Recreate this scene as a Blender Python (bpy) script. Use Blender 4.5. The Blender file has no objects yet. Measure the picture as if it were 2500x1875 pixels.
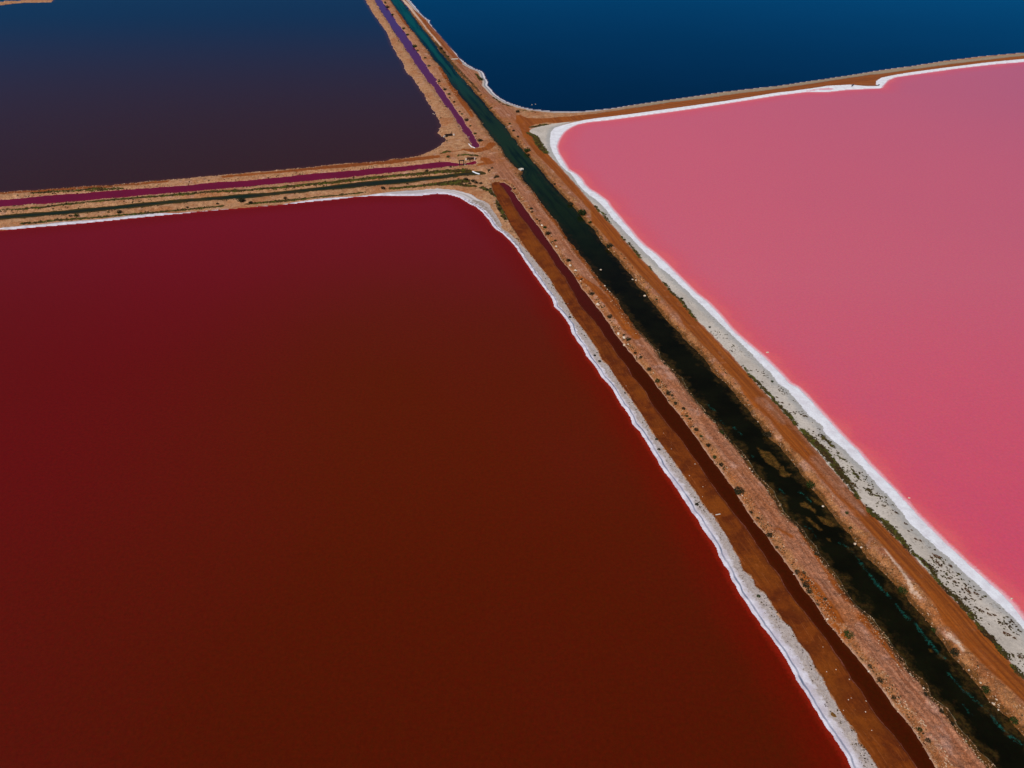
import bpy, bmesh, math, random
import numpy as np
from mathutils import Vector, Matrix

scene = bpy.context.scene
C = scene.collection
R = math.radians

# ------------------------------------------------------------------ camera, sky, sun, exposure
CAM_H, PITCH, LENS_PX = 110.0, R(37.0), 1800.0        # drone height (m), tilt below horizon, focal length for a 2500 px wide frame
cam_data = bpy.data.cameras.new('camera')
cam_data.sensor_width = 36.0
cam_data.lens = 36.0 * LENS_PX / 2500.0
cam_data.clip_start = 0.5
cam_data.clip_end = 30000.0
cam = bpy.data.objects.new('camera', cam_data); C.objects.link(cam)
cam.location = (0, 0, CAM_H)
cam.rotation_euler = (R(90) - PITCH, 0, 0)
scene.camera = cam

SUN_EL, SUN_AZ = R(50), R(216)                        # sun stands behind and left of the camera
world = bpy.data.worlds.new('World'); scene.world = world
world.use_nodes = True
wn = world.node_tree
bg = wn.nodes['Background']
sky = wn.nodes.new('ShaderNodeTexSky')
sky.sky_type = 'NISHITA'; sky.sun_disc = False
sky.sun_elevation = SUN_EL; sky.sun_rotation = SUN_AZ
sky.altitude = 100; sky.air_density = 0.9; sky.dust_density = 0.1; sky.ozone_density = 6.0
wn.links.new(sky.outputs['Color'], bg.inputs['Color'])
bg.inputs['Strength'].default_value = 0.075

sun_data = bpy.data.lights.new('sun', 'SUN')
sun_data.energy = 3.5; sun_data.angle = R(0.53); sun_data.color = (1.0, 0.955, 0.89)
sun = bpy.data.objects.new('sun', sun_data); C.objects.link(sun)
sdir = Vector((math.sin(SUN_AZ) * math.cos(SUN_EL), math.cos(SUN_AZ) * math.cos(SUN_EL), math.sin(SUN_EL)))
sun.rotation_euler = sdir.to_track_quat('Z', 'Y').to_euler()
sun.location = sdir * 400

scene.view_settings.view_transform = 'Standard'
scene.view_settings.look = 'None'
scene.view_settings.exposure = 0.0
scene.view_settings.gamma = 1.0
scene.view_settings.use_curve_mapping = False

# ------------------------------------------------------------------ survey of the place, metres on the ground (x to the right, y ahead of the drone)
OUTLINE = {
 'pond_purple': [(-153.51,782.07),(-118.04,658.18),(-107.86,620.24),(-94.95,574.78),(-85.38,543.3),(-77.01,505.72),(-69.88,479.22),(-64.66,461.4),(-59.38,436.69),(-54.7,427.04),(-50.03,408.79),(-46.16,396.77),(-43.18,385.32),(-39.52,372.89),(-36.5,361.1),(-34.05,352.65),(-33.09,345.85),(-33.01,339.26),(-33.55,334.16),(-31.75,329.78),(-29.98,328.17),(-29.27,325.12),(-29.93,321.87),(-31.38,317.15),(-33.6,312.55),(-36.46,309.16),(-40.05,305.83),(-43.7,303.64),(-51.16,301.48),(-50.81,300.67),(-54.34,299.52),(-72.03,295.72),(-84.85,292.0),(-97.43,288.35),(-105.85,286.56),(-114.08,284.42),(-123.33,281.99),(-139.34,277.97),(-155.0,274.03),(-170.58,270.72),(-186.05,267.79),(-193.9,266.72),(-239.31,254.21),(-482.33,596.55),(-398.63,635.87),(-389.09,644.98),(-376.93,647.46),(-364.94,648.08),(-368.19,658.18),(-377.43,680.04),(-336.46,715.35),(-249.45,782.07)],
 'pond_far': [(-496.46,616.44),(-407.12,651.17),(-390.34,656.42),(-375.28,668.95),(-345.34,736.42),(-260.33,819.8),(-181.4,890.57),(-304.36,1164.34),(-968.42,1164.34)],
 'pond_red': [(-223.49,222.38),(-175.37,233.31),(-161.75,236.48),(-147.78,239.54),(-133.77,243.22),(-119.43,246.97),(-104.76,250.82),(-96.62,252.09),(-88.45,254.14),(-73.05,257.95),(-57.36,262.27),(-49.2,263.31),(-40.82,262.89),(-34.62,263.31),(-29.34,265.0),(-28.19,265.32),(-23.94,264.53),(-19.59,261.48),(-15.9,256.38),(-13.05,253.06),(-10.89,249.0),(-9.12,245.04),(-7.69,240.4),(-6.66,237.39),(-4.99,233.7),(-3.51,231.5),(-0.66,225.85),(1.48,220.4),(2.96,215.45),(4.24,211.3),(6.03,205.13),(7.35,200.38),(8.91,195.78),(10.42,191.33),(11.65,188.08),(12.23,182.84),(13.69,180.29),(15.08,176.81),(16.13,172.94),(16.62,168.72),(17.85,164.68),(19.5,159.75),(19.98,156.79),(21.36,153.49),(22.36,149.09),(23.71,146.38),(24.8,143.74),(25.6,140.78),(26.29,137.2),(27.79,133.39),(28.09,130.69),(29.22,128.07),(29.58,126.14),(29.93,124.91),(32.95,114.29),(34.09,110.68),(35.19,107.2),(36.21,103.58),(36.96,100.84),(37.41,99.23),(38.27,96.38),(39.09,93.61),(39.35,91.6),(40.08,88.76),(40.15,86.85),(40.72,84.98),(40.87,83.56),(41.65,81.37),(42.3,79.43),(43.15,77.16),(43.12,76.82),(43.84,74.8),(44.6,72.48),(45.23,70.4),(45.69,68.37),(46.2,66.56),(46.73,64.48),(47.26,62.45),(47.77,60.48),(48.26,58.56),(48.66,57.26),(49.18,55.56),(49.6,54.04),(49.91,52.44),(52.09,43.36),(54.08,34.3),(-85.8,34.3)],
 'pond_blue': [(-138.21,890.57),(-82.2,658.18),(-72.98,623.86),(-66.34,599.28),(-60.72,582.75),(-58.91,581.14),(-58.4,571.65),(-54.35,554.93),(-48.92,534.85),(-42.25,510.81),(-36.81,490.97),(-31.72,472.4),(-26.52,457.12),(-21.8,447.73),(-17.34,441.65),(-15.87,436.69),(-14.81,427.04),(-13.33,419.58),(-13.39,412.33),(-10.15,400.14),(-6.13,388.53),(-1.38,380.58),(4.15,374.41),(10.46,369.88),(17.19,367.8),(20.52,366.7),(29.28,366.32),(38.18,367.66),(50.43,372.12),(63.16,378.48),(79.41,385.65),(96.18,393.03),(110.08,399.55),(127.55,406.26),(142.52,411.29),(163.53,421.06),(185.23,430.79),(208.45,442.58),(231.68,452.41),(256.65,464.44),(281.52,474.57),(314.83,484.8),(474.09,545.65),(940.75,1164.34),(-127.28,1164.34)],
 'pond_pink': [(458.31,524.73),(302.1,461.84),(282.24,456.7),(254.71,446.71),(231.1,436.62),(212.1,428.49),(205.04,421.73),(198.67,411.91),(195.66,406.62),(187.9,405.58),(175.39,403.5),(165.35,399.81),(153.73,399.81),(137.47,393.78),(90.82,371.98),(78.5,366.62),(66.98,361.96),(55.69,357.4),(44.64,352.93),(35.67,350.18),(30.23,346.93),(26.48,342.14),(23.4,335.92),(21.36,328.89),(19.87,322.09),(19.18,316.43),(19.39,309.14),(20.59,302.1),(21.74,295.32),(22.61,289.57),(24.24,287.17),(25.8,284.0),(27.22,279.36),(27.74,274.83),(29.32,269.69),(31.54,266.1),(33.38,261.9),(34.96,258.47),(35.56,253.78),(36.68,249.22),(38.15,243.54),(39.12,238.65),(40.15,235.14),(41.74,227.95),(43.65,221.74),(46.19,216.43),(48.25,210.67),(50.12,204.53),(51.92,198.64),(53.47,193.54),(54.53,190.24),(56.64,185.87),(57.89,181.72),(59.13,176.72),(60.08,171.91),(61.27,168.18),(63.87,161.76),(65.65,157.48),(67.01,152.93),(67.97,149.74),(68.78,146.25),(70.15,144.73),(71.16,142.12),(71.9,138.85),(72.83,134.98),(73.73,131.24),(74.5,127.95),(75.44,124.14),(76.48,121.37),(77.15,117.79),(78.02,114.9),(78.76,111.81),(79.58,109.09),(80.19,106.44),(80.47,106.0),(80.95,103.18),(81.79,100.45),(82.6,97.79),(83.38,95.22),(84.32,92.71),(85.06,90.28),(86.06,88.12),(86.99,85.6),(88.0,83.36),(88.71,80.98),(88.92,78.67),(88.97,77.53),(92.51,60.9),(96.01,44.39)],
 'canal': [(-159.81,890.57),(-97.33,658.18),(-88.57,623.86),(-78.46,585.99),(-71.31,557.91),(-64.41,534.85),(-57.73,510.81),(-51.56,488.58),(-46.38,467.95),(-41.19,450.82),(-36.7,432.79),(-33.12,417.75),(-29.25,403.56),(-25.6,390.16),(-21.68,377.47),(-18.42,365.45),(-15.37,355.43),(-12.84,344.52),(-10.02,334.14),(-7.76,325.46),(-5.11,317.74),(-3.02,307.49),(-0.66,299.87),(1.24,293.58),(3.47,289.7),(4.28,288.49),(3.49,284.51),(4.45,278.71),(6.53,273.09),(8.16,266.74),(9.79,262.35),(11.32,256.38),(12.5,251.42),(14.27,245.82),(16.23,238.89),(17.83,232.97),(18.71,228.65),(19.91,223.1),(21.37,217.74),(22.83,213.2),(24.54,208.8),(25.62,204.53),(26.84,199.21),(28.08,194.65),(29.61,190.78),(31.1,187.02),(31.48,183.35),(32.37,179.79),(33.44,175.83),(34.48,171.99),(35.8,168.72),(36.84,165.53),(37.37,163.67),(38.44,161.04),(39.04,157.21),(40.3,154.71),(41.4,151.47),(42.44,149.49),(43.03,146.38),(43.59,143.36),(44.44,140.78),(45.42,137.91),(46.23,134.41),(47.23,132.03),(48.14,129.37),(48.81,126.78),(49.42,124.91),(50.15,124.1),(50.92,121.33),(51.58,118.34),(52.28,114.86),(53.54,111.5),(54.48,109.33),(54.79,106.41),(55.06,104.09),(55.58,102.08),(56.79,100.45),(57.2,98.27),(57.89,95.91),(58.29,93.84),(58.95,91.6),(59.44,88.98),(59.97,87.06),(60.42,84.98),(60.83,83.36),(61.42,81.37),(62.92,78.89),(63.47,77.0),(63.86,74.8),(64.3,73.19),(64.89,71.61),(65.1,69.55),(65.51,68.04),(66.29,66.73),(66.83,65.59),(66.49,63.85),(67.38,62.91),(68.41,61.99),(68.7,60.48),(68.77,59.14),(68.99,57.83),(69.54,56.69),(69.89,55.42),(70.63,54.18),(70.95,52.69),(74.8,43.87),(78.52,34.3),(85.8,34.3),(83.12,42.85),(77.73,57.26),(77.22,58.7),(76.8,60.03),(76.06,61.08),(75.54,62.3),(75.27,64.32),(74.82,66.08),(74.43,67.71),(73.95,69.21),(73.16,70.74),(72.99,73.01),(72.56,74.8),(72.2,77.16),(71.67,78.86),(71.13,80.98),(70.58,83.16),(69.84,84.98),(69.17,87.06),(68.48,89.19),(67.69,91.15),(67.05,93.61),(66.82,94.3),(66.04,96.61),(65.64,98.99),(64.95,101.19),(64.34,103.69),(63.43,107.73),(62.94,109.87),(62.38,112.33),(61.8,114.86),(61.09,117.75),(60.27,120.42),(59.44,123.17),(58.36,125.99),(57.78,129.22),(57.08,132.21),(56.45,135.63),(55.41,138.45),(54.58,140.78),(53.89,143.74),(53.14,146.38),(52.0,149.49),(50.82,152.68),(49.94,156.37),(48.78,160.18),(47.51,163.67),(47.15,164.68),(46.15,168.72),(44.87,172.94),(43.29,177.3),(41.91,181.81),(40.57,187.02),(39.18,192.43),(37.44,198.06),(36.42,203.33),(35.0,208.18),(33.3,213.84),(31.53,219.73),(30.0,225.85),(28.34,231.5),(28.16,234.43),(26.35,240.4),(24.27,247.4),(22.1,254.71),(19.73,260.62),(17.68,267.63),(15.53,274.94),(13.63,281.59),(11.68,289.49),(9.62,296.7),(6.75,306.38),(4.11,315.41),(2.15,323.67),(0.84,327.9),(-1.67,337.97),(-3.86,347.2),(-7.5,358.25),(-10.39,368.4),(-13.46,380.58),(-17.66,393.44),(-21.6,407.03),(-25.27,421.43),(-29.57,434.73),(-33.7,450.82),(-38.65,467.95),(-43.93,486.21),(-49.99,510.81),(-56.35,534.85),(-63.9,560.91),(-71.78,592.57),(-80.48,627.51),(-89.16,658.18),(-149.01,890.57)],
 'drain_purple': [(-154.44,833.12),(-110.34,658.18),(-99.6,616.66),(-89.66,579.54),(-80.73,546.16),(-72.97,518.61),(-67.59,498.25),(-61.74,476.93),(-56.3,457.12),(-51.24,438.66),(-46.68,423.28),(-42.04,410.55),(-38.95,396.77),(-35.67,385.32),(-32.54,374.41),(-29.21,365.45),(-26.27,354.04),(-23.41,341.88),(-20.83,332.87),(-18.82,325.46),(-17.23,317.13),(-15.96,315.28),(-14.18,315.74),(-14.51,319.47),(-16.98,330.37),(-19.52,340.57),(-22.05,348.55),(-22.7,352.65),(-25.45,362.54),(-28.32,372.89),(-31.91,385.32),(-35.22,398.45),(-37.95,408.79),(-41.55,419.58),(-41.76,425.16),(-46.01,438.66),(-49.42,452.91),(-53.56,467.95),(-57.39,483.86),(-62.87,503.21),(-68.14,523.93),(-74.76,549.06),(-81.18,570.09),(-88.23,599.28),(-96.16,627.51),(-105.14,658.18),(-148.34,833.12)],
 'drain_magenta': [(-235.22,248.45),(-190.07,259.81),(-182.53,261.15),(-175.57,263.76),(-163.95,265.66),(-152.48,268.23),(-140.8,270.72),(-128.83,272.92),(-121.02,275.14),(-113.0,277.06),(-104.14,278.19),(-93.38,281.27),(-83.22,284.78),(-72.62,287.15),(-61.89,289.56),(-55.53,292.0),(-44.44,293.6),(-37.86,295.65),(-33.49,297.75),(-29.37,298.81),(-25.91,298.6),(-22.4,297.43),(-20.07,296.7),(-18.23,297.96),(-15.25,299.87),(-14.7,297.54),(-16.23,295.86),(-21.44,294.09),(-25.93,293.37),(-31.08,291.73),(-38.41,290.0),(-44.87,287.69),(-48.09,286.79),(-65.0,281.85),(-81.65,277.82),(-97.78,273.33),(-102.46,272.37),(-110.91,270.39),(-126.47,266.4),(-141.98,263.23),(-156.89,259.4),(-171.82,256.36),(-186.49,253.37),(-231.03,242.55)],
 'ditch_green': [(-226.05,235.54),(-182.58,246.31),(-175.41,247.74),(-168.18,249.18),(-157.34,251.6),(-146.55,254.56),(-135.56,257.57),(-124.19,260.12),(-112.65,262.71),(-100.53,265.66),(-91.78,266.8),(-75.99,271.68),(-59.85,277.26),(-42.98,281.27),(-41.15,281.1),(-34.03,283.04),(-26.8,284.51),(-20.3,286.99),(-15.9,288.29),(-12.17,287.99),(-10.27,286.69),(-10.61,285.3),(-15.74,284.51),(-21.18,283.04),(-26.51,280.62),(-33.63,278.71),(-40.61,276.34),(-46.48,274.45),(-58.92,271.68),(-75.17,267.87),(-90.94,263.63),(-99.14,260.84),(-115.42,258.59),(-126.8,256.06),(-137.61,252.58),(-148.42,249.66),(-159.04,246.78),(-169.86,244.71),(-180.5,242.57),(-223.53,231.98)],
 'drain_brown': [(-4.94,275.87),(-3.46,272.16),(-2.36,267.63),(-0.94,262.35),(0.77,253.88),(2.41,247.4),(4.0,241.93),(5.14,239.63),(7.23,232.23),(9.52,224.47),(11.42,217.74),(13.48,210.05),(15.21,203.93),(16.48,200.96),(17.29,195.78),(18.59,190.24),(19.11,185.96),(20.86,180.8),(23.06,175.83),(23.49,173.42),(24.25,171.99),(24.91,168.26),(26.13,165.01),(27.33,160.18),(28.39,156.79),(29.8,152.68),(30.32,149.49),(31.71,146.0),(32.89,141.51),(33.69,137.91),(34.84,134.07),(36.33,130.03),(38.06,125.51),(39.65,119.23),(40.31,117.46),(41.25,114.29),(42.03,111.5),(42.79,108.79),(43.79,105.63),(44.69,103.08),(45.82,99.96),(46.54,97.79),(47.13,95.22),(47.76,92.94),(48.43,90.28),(49.09,88.33),(49.57,87.06),(49.7,85.19),(50.16,83.36),(50.71,81.37),(51.37,79.81),(52.45,76.45),(53.4,74.08),(54.58,69.89),(55.1,66.73),(55.93,64.95),(56.27,62.76),(56.76,60.33),(57.83,57.69),(58.57,55.42),(59.34,52.44),(61.06,43.36),(62.92,34.3),(67.08,34.3),(64.42,43.36),(62.41,52.44),(62.18,54.04),(61.9,55.56),(61.41,56.97),(61.11,58.56),(60.67,60.18),(60.0,61.68),(59.53,63.38),(59.05,65.11),(58.55,66.89),(57.92,68.37),(57.31,70.4),(56.56,72.13),(55.88,73.72),(55.32,75.71),(54.68,77.56),(54.11,80.2),(53.71,81.96),(53.06,83.56),(52.46,85.4),(52.15,87.7),(51.64,89.41),(51.07,91.6),(50.31,93.84),(49.71,96.15),(49.21,98.27),(48.27,100.37),(47.55,103.33),(46.94,106.15),(46.32,109.06),(45.61,111.78),(45.01,114.29),(44.2,116.88),(43.3,119.23),(42.04,125.51),(41.13,128.39),(40.06,131.7),(38.94,135.1),(37.89,137.91),(36.94,141.51),(35.89,144.86),(34.98,147.93),(33.7,151.87),(32.37,155.95),(31.55,158.9),(30.47,161.91),(29.17,165.46),(28.23,168.72),(27.42,172.94),(26.49,176.32),(25.31,180.29),(23.6,184.91),(22.38,189.7),(20.76,193.54),(19.97,198.06),(18.87,202.73),(17.66,206.34),(15.9,211.3),(14.4,217.08),(12.85,223.1),(11.21,228.65),(9.55,235.88),(7.58,241.93),(5.74,248.2),(4.15,253.88),(2.5,259.76),(0.45,266.74),(-0.61,272.16),(-3.14,276.53)],
 'pool': [(154.25,401.44),(159.86,404.33),(167.75,406.83),(172.91,405.58),(168.0,404.12),(160.76,403.5),(156.58,401.44)],
 'track_left': [(2.51,349.25),(3.12,343.88),(5.07,328.54),(7.72,316.57),(10.65,306.38),(14.15,295.65),(17.47,285.5),(20.25,275.87),(22.89,266.74),(25.74,258.06),(28.39,249.0),(27.78,239.63),(29.56,234.41),(31.45,227.95),(33.5,221.07),(35.91,215.78),(37.06,210.67),(38.59,204.53),(40.26,198.06),(42.02,192.98),(43.72,188.08),(45.27,182.84),(46.77,177.79),(47.22,172.85),(48.79,167.72),(49.98,163.67),(51.53,159.32),(52.78,155.13),(54.14,150.67),(55.76,145.62),(56.25,140.29),(57.59,136.02),(59.56,131.24),(60.39,126.67),(61.13,123.52),(62.18,120.16),(63.37,117.49),(64.44,114.61),(65.39,110.99),(66.12,108.02),(66.73,105.95),(67.7,103.69),(68.46,100.69),(69.19,97.79),(70.25,94.99),(70.93,92.26),(71.68,89.84),(72.41,87.48),(73.13,85.19),(73.82,82.96),(74.4,80.59),(74.29,76.82),(74.93,74.8),(75.56,72.83),(76.17,70.91),(76.99,68.87),(77.78,66.89),(78.64,65.11),(79.48,63.38),(80.27,61.84),(85.91,47.06),(89.41,35.64)],
 'track_right': [(7.42,345.21),(7.4,343.88),(9.61,328.54),(12.53,316.57),(15.34,306.38),(18.0,296.7),(20.22,288.49),(22.95,278.71),(25.54,269.43),(27.93,259.76),(29.81,253.06),(31.35,246.59),(33.6,239.63),(35.52,233.68),(37.12,225.85),(39.03,219.06),(40.86,212.57),(42.9,206.34),(44.57,200.38),(45.89,194.65),(47.54,189.7),(49.02,184.39),(50.45,179.29),(51.71,174.77),(53.14,170.5),(54.52,166.36),(55.91,161.48),(57.2,157.63),(57.85,154.16),(59.2,150.13),(60.31,145.48),(61.48,141.38),(62.7,137.78),(63.45,134.29),(64.71,131.24),(65.41,127.95),(66.2,123.83),(67.06,120.16),(67.99,116.91),(68.99,112.92),(69.86,108.82),(70.92,107.3),(71.54,103.94),(72.33,101.19),(73.28,98.51),(74.37,95.45),(75.34,92.71),(76.09,89.62),(76.93,87.27),(77.63,84.37),(78.33,81.96),(79.18,79.62),(80.62,74.8),(81.34,72.83),(81.76,70.4),(82.01,68.04),(82.62,66.08),(88.54,49.27),(92.4,37.48)],
 'track': [(2.51,349.25),(3.12,343.88),(5.07,328.54),(7.72,316.57),(10.65,306.38),(14.15,295.65),(17.47,285.5),(20.25,275.87),(22.89,266.74),(25.74,258.06),(28.39,249.0),(27.78,239.63),(29.56,234.41),(31.45,227.95),(33.5,221.07),(35.91,215.78),(37.06,210.67),(38.59,204.53),(40.26,198.06),(42.02,192.98),(43.72,188.08),(45.27,182.84),(46.77,177.79),(47.22,172.85),(48.79,167.72),(49.98,163.67),(51.53,159.32),(52.78,155.13),(54.14,150.67),(55.76,145.62),(56.25,140.29),(57.59,136.02),(59.56,131.24),(60.39,126.67),(61.13,123.52),(62.18,120.16),(63.37,117.49),(64.44,114.61),(65.39,110.99),(66.12,108.02),(66.73,105.95),(67.7,103.69),(68.46,100.69),(69.19,97.79),(70.25,94.99),(70.93,92.26),(71.68,89.84),(72.41,87.48),(73.13,85.19),(73.82,82.96),(74.4,80.59),(74.29,76.82),(74.93,74.8),(75.56,72.83),(76.17,70.91),(76.99,68.87),(77.78,66.89),(78.64,65.11),(79.48,63.38),(80.27,61.84),(85.91,47.06),(89.41,35.64),(92.4,37.48),(88.54,49.27),(82.62,66.08),(82.01,68.04),(81.76,70.4),(81.34,72.83),(80.62,74.8),(79.18,79.62),(78.33,81.96),(77.63,84.37),(76.93,87.27),(76.09,89.62),(75.34,92.71),(74.37,95.45),(73.28,98.51),(72.33,101.19),(71.54,103.94),(70.92,107.3),(69.86,108.82),(68.99,112.92),(67.99,116.91),(67.06,120.16),(66.2,123.83),(65.41,127.95),(64.71,131.24),(63.45,134.29),(62.7,137.78),(61.48,141.38),(60.31,145.48),(59.2,150.13),(57.85,154.16),(57.2,157.63),(55.91,161.48),(54.52,166.36),(53.14,170.5),(51.71,174.77),(50.45,179.29),(49.02,184.39),(47.54,189.7),(45.89,194.65),(44.57,200.38),(42.9,206.34),(40.86,212.57),(39.03,219.06),(37.12,225.85),(35.52,233.68),(33.6,239.63),(31.35,246.59),(29.81,253.06),(27.93,259.76),(25.54,269.43),(22.95,278.71),(20.22,288.49),(18.0,296.7),(15.34,306.38),(12.53,316.57),(9.61,328.54),(7.4,343.88),(7.42,345.21)],
 'road': [(465.6,534.4),(309.46,475.11),(292.09,469.19),(259.88,457.46),(227.95,443.79),(197.6,430.79),(168.34,417.32),(140.69,404.95),(118.7,396.27),(98.05,387.1),(78.37,379.49),(59.12,370.56),(40.6,361.97),(35.44,360.88),(26.12,357.47),(18.96,355.22),(11.9,354.1),(6.66,355.22),(4.06,359.17),(1.93,358.6),(1.88,348.61),(5.71,337.0),(6.76,339.59),(9.93,344.85),(15.19,348.07),(22.14,348.61),(27.47,350.79),(34.86,353.55),(39.98,355.14),(58.0,361.97),(83.13,372.52),(109.47,383.58),(138.19,396.27),(145.2,400.42),(158.64,405.99),(169.13,410.85),(178.58,412.34),(189.92,410.85),(196.16,410.85),(197.66,418.41),(203.8,426.22),(211.19,430.79),(225.36,437.8),(248.68,447.45),(280.71,460.03),(305.44,467.86),(447.79,510.79)],
 'white4': [(447.79,510.79),(305.73,468.4),(281.11,460.8),(249.02,448.19),(225.66,438.51),(211.48,431.48),(204.07,426.9),(198.36,420.18),(195.52,412.98),(195.91,410.21),(189.68,410.21),(181.72,412.77),(178.58,412.34),(169.13,410.85),(158.64,405.99),(145.2,400.42),(138.8,398.39),(109.62,384.2),(83.2,372.91),(58.05,362.34),(40.01,355.51),(34.15,352.93),(27.57,348.55),(23.24,345.32),(19.64,341.61),(17.69,335.92),(16.86,327.9),(16.63,318.3),(17.11,310.94),(18.43,302.1),(19.88,294.49),(21.66,288.77),(23.25,285.58),(24.42,280.89),(25.21,275.58),(27.0,268.96),(28.85,263.99),(30.98,259.83),(32.72,255.11),(34.08,249.87),(35.46,242.92),(37.69,235.88),(39.2,230.07),(41.18,223.78),(42.78,217.74),(44.91,211.93),(46.38,206.34),(48.56,202.14),(50.2,196.92),(52.22,191.33),(53.78,186.49),(63.24,157.48),(64.28,153.34),(65.39,150.53),(66.03,146.25),(67.54,143.6),(68.23,139.93),(69.01,136.72),(69.44,133.95),(70.62,131.58),(71.45,129.58),(71.11,127.31),(72.22,124.45),(73.62,121.98),(74.27,119.26),(75.3,116.62),(76.08,113.48),(76.74,110.17),(77.67,107.23),(78.37,103.69),(78.53,101.43),(79.05,99.23),(79.92,97.08),(80.78,94.99),(81.54,93.16),(82.53,91.15),(83.29,88.76),(84.2,86.43),(84.95,84.58),(85.81,82.36),(86.54,80.59),(87.36,78.48),(87.74,76.81),(90.2,58.29),(93.9,42.34),(96.8,44.39),(93.4,60.9),(89.97,77.53),(89.92,78.67),(89.73,80.98),(89.03,83.36),(88.04,85.6),(87.13,88.12),(86.14,90.28),(85.41,92.71),(84.49,95.22),(83.72,97.79),(82.93,100.45),(82.11,103.18),(81.65,106.0),(81.37,106.44),(80.77,109.09),(79.97,111.81),(79.25,114.9),(78.39,117.79),(77.74,121.37),(76.72,124.14),(75.81,127.95),(75.06,131.24),(74.18,134.98),(73.28,138.85),(72.55,142.12),(71.57,144.73),(70.21,146.25),(69.41,149.74),(68.47,152.93),(67.14,157.48),(65.39,161.76),(62.83,168.18),(61.66,171.91),(60.75,176.72),(59.53,181.72),(58.31,185.87),(56.23,190.24),(55.19,193.54),(53.67,198.64),(51.91,204.53),(50.07,210.67),(48.05,216.43),(45.54,221.74),(43.67,227.95),(42.13,235.14),(41.12,238.65),(40.17,243.54),(38.74,249.22),(37.65,253.78),(37.08,258.47),(35.52,261.9),(33.71,266.1),(31.51,269.69),(29.96,274.83),(29.47,279.36),(28.08,284.0),(26.54,287.17),(24.92,289.57),(24.09,295.32),(22.98,302.1),(21.83,309.14),(21.66,316.43),(22.38,322.09),(23.92,328.89),(26.01,335.92),(40.46,331.63),(26.12,336.4),(29.81,341.06),(35.18,344.22),(44.02,346.89),(54.91,351.24),(66.03,355.68),(77.38,360.21),(89.51,365.41),(135.39,386.57),(151.38,392.42),(162.82,392.42),(172.69,396.0),(184.99,398.01),(192.63,399.02),(195.55,404.15),(201.76,413.66),(208.66,420.21),(227.29,428.07),(250.43,437.83),(277.41,447.48),(296.89,452.44),(449.51,513.07)],
 'grey4': [(25.66,349.7),(19.15,347.53),(14.19,343.79),(9.12,339.07),(7.71,335.98),(8.98,332.43),(11.19,327.96),(12.33,322.14),(13.28,316.49),(14.64,310.09),(15.73,305.69),(18.5,296.7),(20.71,288.49),(23.43,278.71),(26.01,269.43),(28.39,259.76),(30.26,253.06),(31.79,246.59),(34.03,239.63),(35.94,233.68),(37.53,225.85),(39.43,219.06),(41.25,212.57),(43.28,206.34),(44.95,200.38),(46.26,194.65),(47.9,189.7),(49.38,184.39),(50.8,179.29),(52.06,174.77),(53.48,170.5),(54.86,166.36),(56.23,161.48),(57.52,157.63),(58.16,154.16),(59.51,150.13),(60.61,145.48),(61.77,141.38),(63.0,137.78),(63.74,134.29),(64.99,131.24),(65.69,127.95),(66.48,123.83),(67.33,120.16),(68.26,116.91),(69.25,112.92),(70.11,108.82),(71.17,107.3),(71.79,103.94),(72.58,101.19),(73.52,98.51),(74.61,95.45),(75.58,92.71),(76.32,89.62),(77.16,87.27),(77.86,84.37),(78.55,81.96),(79.39,79.62),(80.83,74.8),(81.54,72.83),(81.96,70.4),(82.21,68.04),(82.82,66.08),(88.72,49.27),(92.56,37.48),(94.4,42.49),(90.76,58.48),(88.37,77.05),(88.0,78.73),(87.18,80.85),(86.47,82.62),(85.61,84.85),(84.86,86.71),(83.96,89.05),(83.21,91.45),(82.22,93.46),(81.47,95.29),(80.62,97.4),(79.76,99.55),(79.24,101.76),(79.09,104.02),(78.4,107.58),(77.48,110.53),(76.84,113.86),(76.06,117.01),(75.04,119.66),(74.41,122.38),(73.01,124.87),(71.91,127.74),(72.26,130.02),(71.43,132.02),(70.26,134.4),(69.84,137.19),(69.07,140.41),(68.39,144.1),(66.89,146.75),(66.26,151.06),(65.16,153.88),(64.13,158.03),(54.76,187.19),(53.21,192.06),(51.2,197.67),(49.58,202.93),(47.41,207.15),(45.95,212.77),(43.84,218.62),(42.25,224.69),(40.29,231.02),(38.8,236.87),(36.59,243.95),(35.23,250.94),(33.88,256.22),(32.15,260.97),(30.02,265.15),(28.19,270.16),(26.41,276.82),(25.64,282.18),(24.48,286.89),(22.9,290.11),(21.13,295.87),(19.69,303.54),(18.4,312.44),(17.94,319.86),(18.21,329.54),(19.07,337.62),(21.04,343.36),(24.67,347.1),(29.03,350.35)],
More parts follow.
